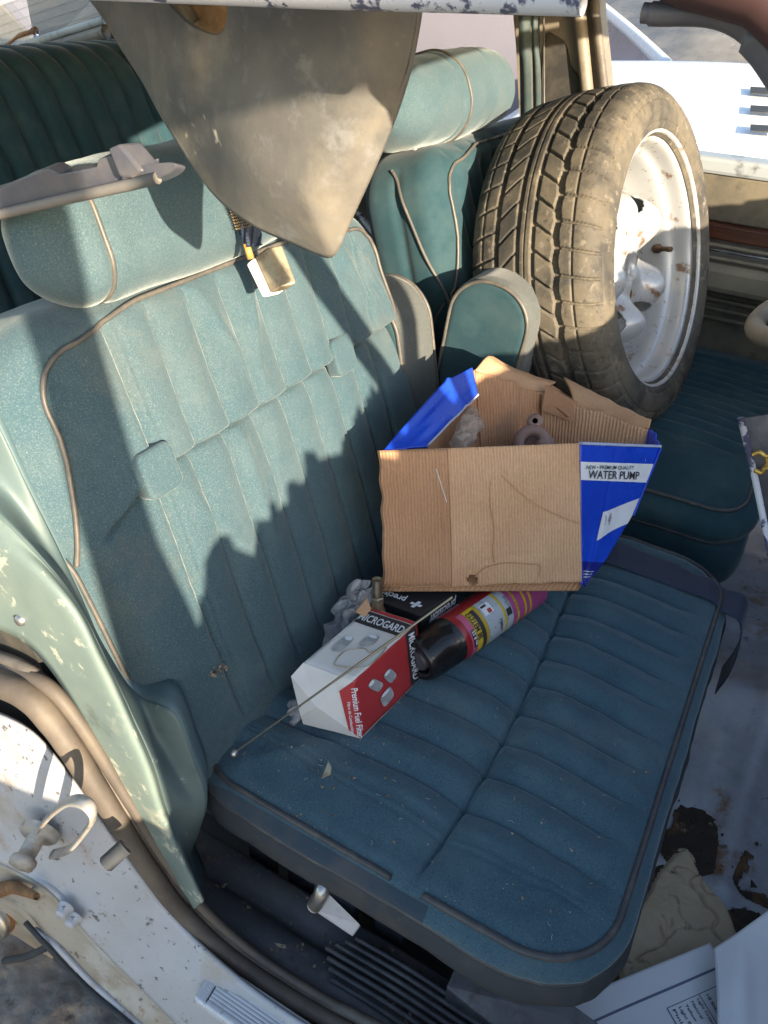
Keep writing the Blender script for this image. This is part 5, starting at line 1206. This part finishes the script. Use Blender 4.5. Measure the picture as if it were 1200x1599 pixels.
# papers on the floor
paper = surf('white_paper', (.80, .80, .82), .6, layers=[((.62, .63, .7), 4, .45, .7, .6)], bumps=[(5, .3, .01)], spec=.3)
pline = surf('grey_blue_print', (.14, .15, .24), .6)
def papers():
    pz = .275
    c = [ZP(836, 1592, pz), ZP(1110, 1470, pz), ZP(1215, 1640, pz-.01), ZP(930, 1790, pz)]
    root = empty('printed_sheet', c[0], 'white printed paper sheet with a ruled table lying on the rusty floor', 'paper')
    q = quadfn(c[0], c[1], c[2], c[3])
    def f(s, t):
        P = q(s, t); P[..., 2] += .010*np.sin(s*2.6+1)*(.6+.4*np.cos(t*3))+.004*vnoise(np.stack([s*3, t*3, s*0], -1), 1, 15)-.006*gs(s, .08)
        return P
    V, F, UV = sheet(f, 50, 40, .0008); mesh('sheet', V, F, paper, root, uv=UV)
    def rule(s0, t0, s1, t1, w, m=pline, nm='rule'):
        n = 24; A = np.array([s0, t0]); B_ = np.array([s1, t1]); d = (B_-A)/np.linalg.norm(B_-A); e = np.array([-d[1], d[0]*1.])*w/2
        V = []
        for k in range(n+1):
            p = A+(B_-A)*k/n; V += [f(np.array((p+e)[0]), np.array((p+e)[1]))+[0, 0, .0012], f(np.array((p-e)[0]), np.array((p-e)[1]))+[0, 0, .0012]]
        mesh(nm, V, [(2*k, 2*k+1, 2*k+3, 2*k+2) for k in range(n)], m, root, smooth=False)
    rule(.0, .225, .97, .225, .022)
    rule(.97, .225, .97, .9, .010)
    bx = (.60, .93, .36, .95)
    rule(.60, .36, .93, .36, .007); rule(.60, .36, .60, .95, .007); rule(.93, .36, .93, .95, .007); rule(.79, .36, .79, .95, .005); rule(.60, .66, .93, .66, .006)
    def lay(body, s, t, w, h):
        A = f(np.array(s), np.array(t)); X_ = f(np.array(s), np.array(t+.05))-A; Y_ = f(np.array(s+.05), np.array(t))-A
        textobj(body, A+[0, 0, .0014], X_, Y_, w, inkp, root, height=h, bold=.01, lift=.0)
    for k, tx in enumerate(('Light Green', 'Natural', 'Yellow', 'Light Blue', 'Pink')): lay(tx, .765-.036*k, .39, .030 if k in (0, 3) else .02, .0042)
    for k in range(6): lay(('10', '15', '20', '25', '30', '40')[k], .82+.0*k, .39+.042*k, .006, .004)
    lay('Color', .70, .70, .018, .005); lay('Rate (GPM)', .86, .69, .03, .005); lay('Rain-lag', .955, .24, .03, .0045)
    r2 = empty('blank_sheet', ZP(1150, 1560, .32), 'blank white paper sheet with curled edge overlapping the printed one', 'paper')
    pts_top = [ZP(1114, 1482, .315), ZP(1150, 1458, .325), ZP(1180, 1436, .33), ZP(1240, 1395, .34), ZP(1400, 1300, .36)]
    pts_bot = [ZP(1122, 1640, .30), ZP(1160, 1660, .305), ZP(1200, 1680, .30), ZP(1260, 1700, .30), ZP(1420, 1720, .30)]
    mid = [(a+b)/2+np.array([0, 0, .012*math.sin(k*1.3+.6)]) for k, (a, b) in enumerate(zip(pts_top, pts_bot))]
    V, F = loft([pts_top, mid, pts_bot], 60, 16); V[:, 2] += .008*vnoise(V, 14, 25); o = mesh('sheet', V, F, paper, r2); solid(o, .0006)
papers()

# dried mud, rust scale on the floor (irregular crusts)
def crust(name, outline, z, hgt, mat, label, cat, seed, res=.0035, crack=False, rag=.012):
    O = np.array([ZP(a, b, z)[:2] for a, b in outline]); O = crom(O, 8, True)
    x0, y0 = O.min(0)-.02; x1, y1 = O.max(0)+.02; xs = np.arange(x0, x1, res); ys = np.arange(y0, y1, res); X_, Y_ = np.meshgrid(xs, ys, indexing='ij')
    P = np.stack([X_, Y_], -1); D = np.full(X_.shape, 1e9); ins = np.zeros(X_.shape, bool); n = len(O)
    for i in range(n):
        a, b = O[i], O[(i+1) % n]; ab = b-a; t = np.clip(((P-a)@ab)/(ab@ab+1e-12), 0, 1); D = np.minimum(D, np.hypot(*np.moveaxis(P-(a+t[..., None]*ab), -1, 0)))
        c = ((a[1] > Y_) != (b[1] > Y_)) & (X_ < (b[0]-a[0])*(Y_-a[1])/(b[1]-a[1]+1e-12)+a[0]); ins ^= c
    sd = np.where(ins, D, -D)+rag*2*vnoise(np.stack([X_, Y_, X_*0], -1), 28, seed)+rag*vnoise(np.stack([X_, Y_, X_*0], -1), 80, seed+1)
    Q = np.stack([X_, Y_, X_*0], -1)
    H = hgt*sstep(sd, 0, .008)*(1+.3*vnoise(Q, 20, seed+2)*2)+.0012*vnoise(Q, 90, seed+3)+.0015*vnoise(Q, 220, seed+6)
    if crack:
        S = np.stack([rng.uniform(x0, x1, 17), rng.uniform(y0, y1, 17)], 1); W_ = P+np.stack([.05*vnoise(Q, 18, 8)+.02*vnoise(Q, 60, 18), .05*vnoise(Q, 18, 9)+.02*vnoise(Q, 60, 19)], -1)
        dd = np.sort(np.linalg.norm(W_[..., None, :]-S, axis=-1), -1); H -= hgt*.97*(1-sstep(dd[..., 1]-dd[..., 0]+.004*vnoise(Q, 130, 88), .0008, .0034))*(vnoise(Q, 12, 77) > -.38)
    idx = -np.ones(X_.shape, int); k = sd > 0; idx[k] = np.arange(k.sum()); V = np.stack([X_[k], Y_[k], z+H[k]], 1)
    a, b, c, d = idx[:-1, :-1], idx[1:, :-1], idx[1:, 1:], idx[:-1, 1:]; m = (a >= 0) & (b >= 0) & (c >= 0) & (d >= 0)
    F = np.stack([a[m], b[m], c[m], d[m]], 1); o = mesh(name, V, F, mat); tag(o, label, cat, kind='stuff')
mudm = surf('dried_tan_mud', (.50, .39, .26), .9, layers=[((.40, .30, .19), 10, .45, .7, .8), ((.55, .45, .32), 30, .55, .7, .6)], bumps=[(160, .5, .002)])
crust('rust_scale', [(1066, 1236), (1100, 1262), (1135, 1290), (1170, 1335), (1158, 1385), (1205, 1405), (1250, 1480), (1120, 1520), (1000, 1590), (940, 1560), (1000, 1400), (1035, 1300)], .232, .003, surf('dark_rust', (.040, .026, .018), .9, layers=[((.20, .10, .04), 14, .50, .66, .85, 8, 3), ((.34, .22, .12), 30, .62, .70, .8, 8, 9)], bumps=[(120, .8, .004)]), 'dark brown flaking rust scale on the bare floor metal', 'rust', 61)
crust('dried_mud', [(1046, 1338), (1074, 1326), (1096, 1362), (1116, 1390), (1140, 1424), (1150, 1480), (1120, 1530), (1040, 1560), (965, 1580), (985, 1440)], .236, .006, mudm, 'cracked slab of dried tan mud on the floor in front of the near seat', 'mud', 71, .0018, True, .0028)
mb = MB()
for k in range(420):
    p = ZP(rng.uniform(1060, 1260), rng.uniform(960, 1420), .238); crumb(p+[0, 0, 0], rng.gamma(1.6, .0008)+.0003)
tag(mb.build('floor_debris', surf('dark_debris', (.045, .03, .02), .9), smooth=False), 'small dark crumbs scattered on the bare floor metal', 'debris', kind='stuff')
# rubbish in the footwell behind the front seats
mb = MB()
for k in range(160):
    x, y = rng.uniform(-.92, -.62), rng.uniform(1.0, 1.75); r = rng.uniform(.008, .03); V, F = box((-r, -r*rng.uniform(.3, 1.5), 0), (r, r*.6, r*rng.uniform(.2, .9))); a = rng.uniform(0, 6); ca, sa = math.cos(a), math.sin(a)
    V = V@np.array([[ca, sa, 0], [-sa, ca, .2], [0, -.2, 1]]); mb.add(V+[x, y, .24+rng.uniform(0, .05)], F)
tag(mb.build('footwell_rubbish', surf('brown_rubbish', (.09, .07, .055), .85, layers=[((.22, .17, .12), 14, .45, .65, .8)]), smooth=False), 'dark rubbish heaped in the footwell behind the front seats', 'rubbish', kind='stuff')

# ------------------------------------------------------------------ outside
groundm = surf('dry_dirt', (.24, .215, .19), .95, layers=[((.30, .27, .235), .8, .4, .65, .8), ((.15, .135, .12), 9, .48, .66, .8), ((.07, .06, .05), 34, .60, .70, .8), ((.34, .31, .27), 60, .64, .72, .6)], bumps=[(14, .5, .02), (90, .5, .004)])
def gfn(s, t):
    x = -1+2*s; y = -1+2*t; x = np.sign(x)*abs(x)**3*120; y = np.sign(y)*abs(y)**3*120; z = .03*vnoise(np.stack([x, y, x*0], -1), .8, 2)+.008*vnoise(np.stack([x, y, x*0], -1), 6, 3); return np.stack([x, y, z*1.0], -1)
V, F, _ = sheet(gfn, 180, 180); tag(mesh('ground', V, F, groundm), kind='structure')
def near_ground():
    def f(s, t):
        x = -1.3+1.6*s; y = -.5+.85*t; Q = np.stack([x, y, x*0], -1); z = .035+.014*vnoise(Q, 9, 4)+.010*vnoise(Q, 26, 5)+.005*vnoise(Q, 70, 6)+.003*vnoise(Q, 160, 7); return np.stack([x, y, z-.05*sstep(abs(s-.5), .42, .5)-.05*sstep(abs(t-.5), .42, .5)], -1)
    V, F, _ = sheet(f, 300, 180); tag(mesh('bare_earth', V, F, groundm), kind='structure')
near_ground()
vang = surf('shaded_van_paint', (.21, .20, .235), .35, layers=[((.17, .165, .19), 1.2, .45, .75, .6)], rvar=.08)  # white paint darkened, so the shade is in the colour
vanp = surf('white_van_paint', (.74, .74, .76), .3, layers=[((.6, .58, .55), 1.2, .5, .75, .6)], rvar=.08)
tyr = surf('plain_tyre', (.03, .03, .03), .8); glz = surf('dusty_windscreen', (.12, .11, .095), .32, layers=[((.30, .27, .22), 3, .4, .65, .8), ((.6, .56, .48), 40, .64, .70, .6)], rvar=.1)
def road_wheel(x, y, r, root, ax=(0, 1, 0)):
    V, F, _ = lathe([(0, -.09), (r*.6, -.09), (r*.64, -.11), (r*.95, -.11), (r, -.08), (r, .08), (r*.95, .11), (r*.64, .11), (r*.6, .09), (0, .09)], (x, y, r), ax, 32); t = mesh('wheel', V, F, tyr, root)
    V, F, _ = lathe([(0, -.125), (r*.1, -.125), (r*.5, -.10), (r*.58, -.115), (r*.58, -.08)], (x, y, r), ax, 32); mesh('hubcap', V, F, chrome, t)
def van():
    root = empty('white_van', (-3.5, 5.6, 0), 'white van parked beyond the rear door window', 'van')
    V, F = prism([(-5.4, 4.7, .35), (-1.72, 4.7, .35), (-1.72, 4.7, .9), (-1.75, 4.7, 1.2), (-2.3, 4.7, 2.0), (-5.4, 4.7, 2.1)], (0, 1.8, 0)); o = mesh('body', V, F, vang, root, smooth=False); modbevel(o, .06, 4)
    for x0, x1 in ((-2.8, -2.1),): V, F = prism([(x0, 4.685, 1.32), (-1.95, 4.685, 1.32), (-2.35, 4.685, 1.85), (x0, 4.685, 1.85)], (0, .02, 0)); mesh('window', V, F, glz, root, smooth=False)
    for z in (.72,): V, F = tube([(-5.3, 4.692, z), (-1.85, 4.692, z-.02)], .014, 8); mesh('moulding', V, F, vanp, root)
    V, F = box((-3.3, 4.68, .98), (-3.15, 4.71, 1.01)); mesh('door_handle', V, F, chrome, root)
    road_wheel(-2.3, 4.82, .34, root); road_wheel(-4.8, 4.82, .34, root)
van()
def car2():
    root = empty('parked_white_car', (-.2, 4.2, 0), 'sunlit white car with dusty windscreen parked beyond the far front window', 'car')
    # bonnet towards us, windscreen behind
    def hood(s, t):
        x = -1.17+1.94*s; y = 2.75+1.25*t; z = .86+.15*sstep(t, 0, 1)-.10*(1-sstep(t, 0, .12))+.05*np.sin(s*math.pi)-.02*gs(s-.5, .1); return np.stack([x, y, z], -1)
    V, F, _ = sheet(hood, 50, 40, .02); mesh('bonnet', V, F, vanp, root)
    V, F = prism([(-1.20, 2.74, .30), (.80, 2.74, .30), (.80, 2.74, .84), (-1.20, 2.74, .84)], (0, 2.4, 0)); 
    o = mesh('body', V, F, vanp, root, smooth=False); modbevel(o, .05, 3)
    base = [YP(1045, 106, 4.0), YP(1120, 124, 3.93), YP(1200, 134, 3.9), YP(1330, 150, 3.95)]; topl = [YP(925, 0, 5.0), YP(1010, -30, 5.1), YP(1150, -40, 5.1), YP(1300, -40, 5.1)]
    mid = [YP(985, 50, 4.5), YP(1080, 42, 4.42), YP(1190, 46, 4.4), YP(1320, 52, 4.45)]
    V, F = loft([base, mid, topl], 30, 8); mesh('windscreen', V, F, glz, root)
    V, F = tube(crom(base, 6), .02, 8); mesh('windscreen_seal', V, F, skirt, root)
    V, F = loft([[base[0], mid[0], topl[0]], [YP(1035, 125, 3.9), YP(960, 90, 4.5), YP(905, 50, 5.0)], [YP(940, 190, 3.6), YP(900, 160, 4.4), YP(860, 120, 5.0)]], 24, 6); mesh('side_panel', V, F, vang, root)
    V, F = tube(crom([base[0], mid[0], topl[0]], 8), .03, 8); mesh('roof_pillar', V, F, vanp, root)
    V, F, _ = sheet(lambda s, t: np.stack([-1.17+1.94*s, 4.0+1.9*t, 1.0-.02*abs(2*s-1)+0*t], -1), 10, 10, .03); mesh('shoulder', V, F, vanp, root)
    for k in range(5):
        V, F = box((-.5, 2.722, .55+.05*k), (.15, 2.75, .575+.05*k)); mesh('grille_slot', V, F, skirt, root, smooth=False)
    def hz(y): t = (y-2.75)/1.25; return .86+.15*float(sstep(t, 0, 1))-.10*(1-float(sstep(t, 0, .12)))+.04
    for py in (137, 166, 196):
        P = []
        for px_, pp in ((1172, py), (1225, py+3), (1225, py+13), (1172, py+10)):
            d = ray(px_, pp); ys = np.linspace(2.8, 4.0, 200); zz = CAM[2]+d[2]/d[1]*ys; k = int(np.argmin(abs(zz-np.array([hz(v)+.012 for v in ys])))); P.append(CAM+d*(ys[k]/d[1]))
        V, F = prism(P, (0, 0, .004)); mesh('bonnet_louvre', V, F, skirt, root, smooth=False)
    for x in (-1.0, .6): V, F, _ = lathe([(0, 0), (.085, 0), (.09, .02), (.09, .04)], (x, 2.715, .66), (0, 1, 0), 24); mesh('headlight', V, F, chrome, root)
    V, F = box((-1.20, 2.64, .36), (.80, 2.73, .46)); o = mesh('bumper', V, F, chrome, root, smooth=False); modbevel(o, .03, 3)
    for x in (-1.03, .63): road_wheel(x, 3.3, .31, root, (1, 0, 0))
car2()
def car3():
    root = empty('parked_pale_car', (-3.9, 3.8, 0), 'pale car parked outside beyond the rear window', 'car')
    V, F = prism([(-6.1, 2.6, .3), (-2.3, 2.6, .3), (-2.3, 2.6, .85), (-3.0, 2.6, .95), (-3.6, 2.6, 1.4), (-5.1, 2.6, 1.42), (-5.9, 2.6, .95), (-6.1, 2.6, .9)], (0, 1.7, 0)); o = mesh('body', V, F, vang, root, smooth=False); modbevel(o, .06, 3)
    V, F = prism([(-3.15, 2.585, .98), (-3.65, 2.585, 1.34), (-5.0, 2.585, 1.36), (-5.6, 2.585, .98)], (0, .02, 0)); mesh('side_window', V, F, glz, root, smooth=False)
    V, F = prism([(-2.99, 2.75, .98), (-2.99, 4.1, .98), (-3.57, 4.0, 1.37), (-3.57, 2.85, 1.37)], (.03, 0, .02)); mesh('windscreen', V, F, glz, root, smooth=False)
    for x in (-3.0, -5.4): road_wheel(x, 2.7, .31, root)
car3()
# ------------------------------------------------------------------ open front passenger door with unseen boards added to shape the sun patches (outside the frame)
HG = np.array([.80, .22]); DD = np.array([-.5, -.866]); DN = np.array([-.866, .5])
def dpt(s, z, off=0): p = HG+DD*s+DN*off; return np.array([p[0], p[1], z])
def open_door():
    root = empty('open_door', dpt(.5, .25), 'white front passenger door standing wide open', 'car door')
    def slab(pts, nm, m, th=.03):
        V, F = prism([dpt(s, z, -th/2) for s, z in pts], (DN[0]*th, DN[1]*th, 0)); return mesh(nm, V, F, m, root, smooth=False)
    slab([(0, .22), (1.02, .22), (1.08, .5), (1.06, .838), (.56, .838), (.50, .86), (0, .90)], 'door_skin', paint, .10)
    slab([(-.02, 1.545), (.18, 1.62), (1.0, 1.62), (1.04, 1.56), (1.04, 1.46), (.98, 1.510), (.2, 1.510), (.0, 1.48)], 'window_frame', paint)  # top rail deepened so its shadow covers the upper trim panel
    slab([(1.0, .83), (1.05, .83), (1.05, 1.50), (1.0, 1.50)], 'window_frame', paint)
    slab([(.485, .83), (.535, .83), (.548, 1.2), (.545, 1.52), (.492, 1.52), (.484, 1.26), (.476, 1.127), (.456, 1.03), (.456, .84)], 'shadow_post', paint)  # added upright, shaped to cast the dark bar down the near backrest
    slab([(-.02, .86), (.02, .86), (.02, 1.50), (-.02, 1.50)], 'window_frame', paint)
open_door()
J = [(.486, .86), (.484, .955), (.470, .990), (.462, 1.024), (.452, 1.022), (.446, 1.043), (.438, 1.052), (.430, 1.085), (.415, 1.098), (.393, 1.100), (.388, 1.080), (.366, 1.062), (.356, 1.078), (.352, 1.096), (.334, 1.092), (.330, 1.112), (.322, 1.108), (.318, 1.096), (.300, 1.094), (.297, 1.118), (.288, 1.121), (.270, 1.108), (.262, 1.112), (.258, 1.146), (.240, 1.140), (.236, 1.128), (.212, 1.122), (.192, 1.121), (.188, 1.138), (.160, 1.130), (.157, 1.160), (.150, 1.157), (.147, 1.170), (.138, 1.166), (.134, 1.150), (.124, 1.154), (.121, 1.176), (.112, 1.172), (.108, 1.192), (.098, 1.176), (.088, 1.180), (.06, 1.166), (.02, 1.165), (.0, 1.160), (.0, .86)]  # added board, outlined to throw the jagged shadow edge on the backrest
V, F = prism([dpt(s, z, -.004) for s, z in J], (DN[0]*.006, DN[1]*.006, 0)); tag(mesh('added_shadow_board', V, F, cardd, smooth=False, uv=np.zeros((len(V), 2))), 'unseen jagged board added in the open door window to cast shadow', 'board')
n_ = 90; V = []
ztop = lambda y: np.interp(y, [.30, .36, .40, .58, .63, .75, 1.1, 1.85], [1.085, 1.09, 1.115, 1.112, 1.14, 1.17, 1.18, 1.18])  # added screen, top edge set to keep sun off cushions, carton and lower tyre
for k in range(n_+1):
    y = .325+1.50*k/n_; x = .62+.012*(1 if k % 6 < 3 else -1); zt = float(ztop(y))+.012*(_hash(np.array(k//2), np.array(3), np.array(1), 4)-.5)
    V += [(x, y, .86), (x, y, zt), (x+.006, y, .86), (x+.006, y, zt)]
F = []
for k in range(n_):
    a = 4*k; b = a+4; F += [(a, a+1, b+1, b), (a+2, b+2, b+3, a+3), (a+1, a+3, b+3, b+1)]
tag(mesh('added_sun_shade', V, F, cardd, smooth=False, uv=np.zeros((len(V), 2))), 'unseen cardboard sun shade added on the dashboard to block the sun', 'sun shade')
# rusty block and bars seen through the notch of the trim panel
def notch():
    c = YP(326, 30, 1.62); V, F = box((-.10, -.08, -.05), (.10, .08, .05)); 
    s = Soft((-.12, -.09, -.06), (.12, .09, .04), .02, 0, .008, lambda P, n: n*(.03*vnoise(P, 16, 3)+.012*vnoise(P, 50, 4))[:, None], lambda P: P+c)
    tag(s.build('stone_block', surf('brown_stone', (.30, .21, .13), .9, layers=[((.18, .12, .08), 30, .45, .65, .8)], bumps=[(80, .5, .004)])), 'rough brown stone lump seen through the notch of the hanging trim panel', 'stone')
    V, F = tube([YP(262, -30, 1.5), YP(306, 36, 1.5)], .012, 8); mesh('bare_rail', V, F, pil, car)
    V, F = tube([YP(255, 8, 1.45), YP(300, -12, 1.45)], .008, 8); mesh('bare_rail', V, F, pil, car)
    V, F = box((-2.3, 1.88, .4), (-1.5, 1.93, 1.32)); mesh('quarter_panel', V, F, dashm, car, smooth=False)
notch()

# cloth belt webbing hanging in front of the far door pillar
fb = empty('far_belt', YP(830, 190, 1.80), 'dark teal belt webbing hanging down the far door pillar', 'seat belt')
for (x0, x1, yy) in ((811, 829, 1.80), (831, 843, 1.81)):
    l = [YP(x0-1, -30, yy), YP(x0, 60, yy-.01), YP(x0+2, 130, yy), YP(x0+4, 330, yy-.01)]; r = [YP(x1-1, -30, yy), YP(x1, 60, yy), YP(x1+2, 130, yy-.008), YP(x1+4, 330, yy)]
    V, F = loft([l, [(p+q)/2+np.array([0, -.006, 0]) for p, q in zip(l, r)], r], 30, 6); o = mesh('webbing', V, F, surf('teal_webbing', (.035, .06, .065), .7, layers=[((.09, .10, .09), 14, .45, .7, .7)], bumps=[(600, .3, .0006)]), fb); solid(o, .002, 0)
V, F = tube([YP(849, -30, 1.80), YP(850, 150, 1.80), YP(852, 330, 1.80)], .0022, 6); mesh('cord', V, F, pipem, fb)
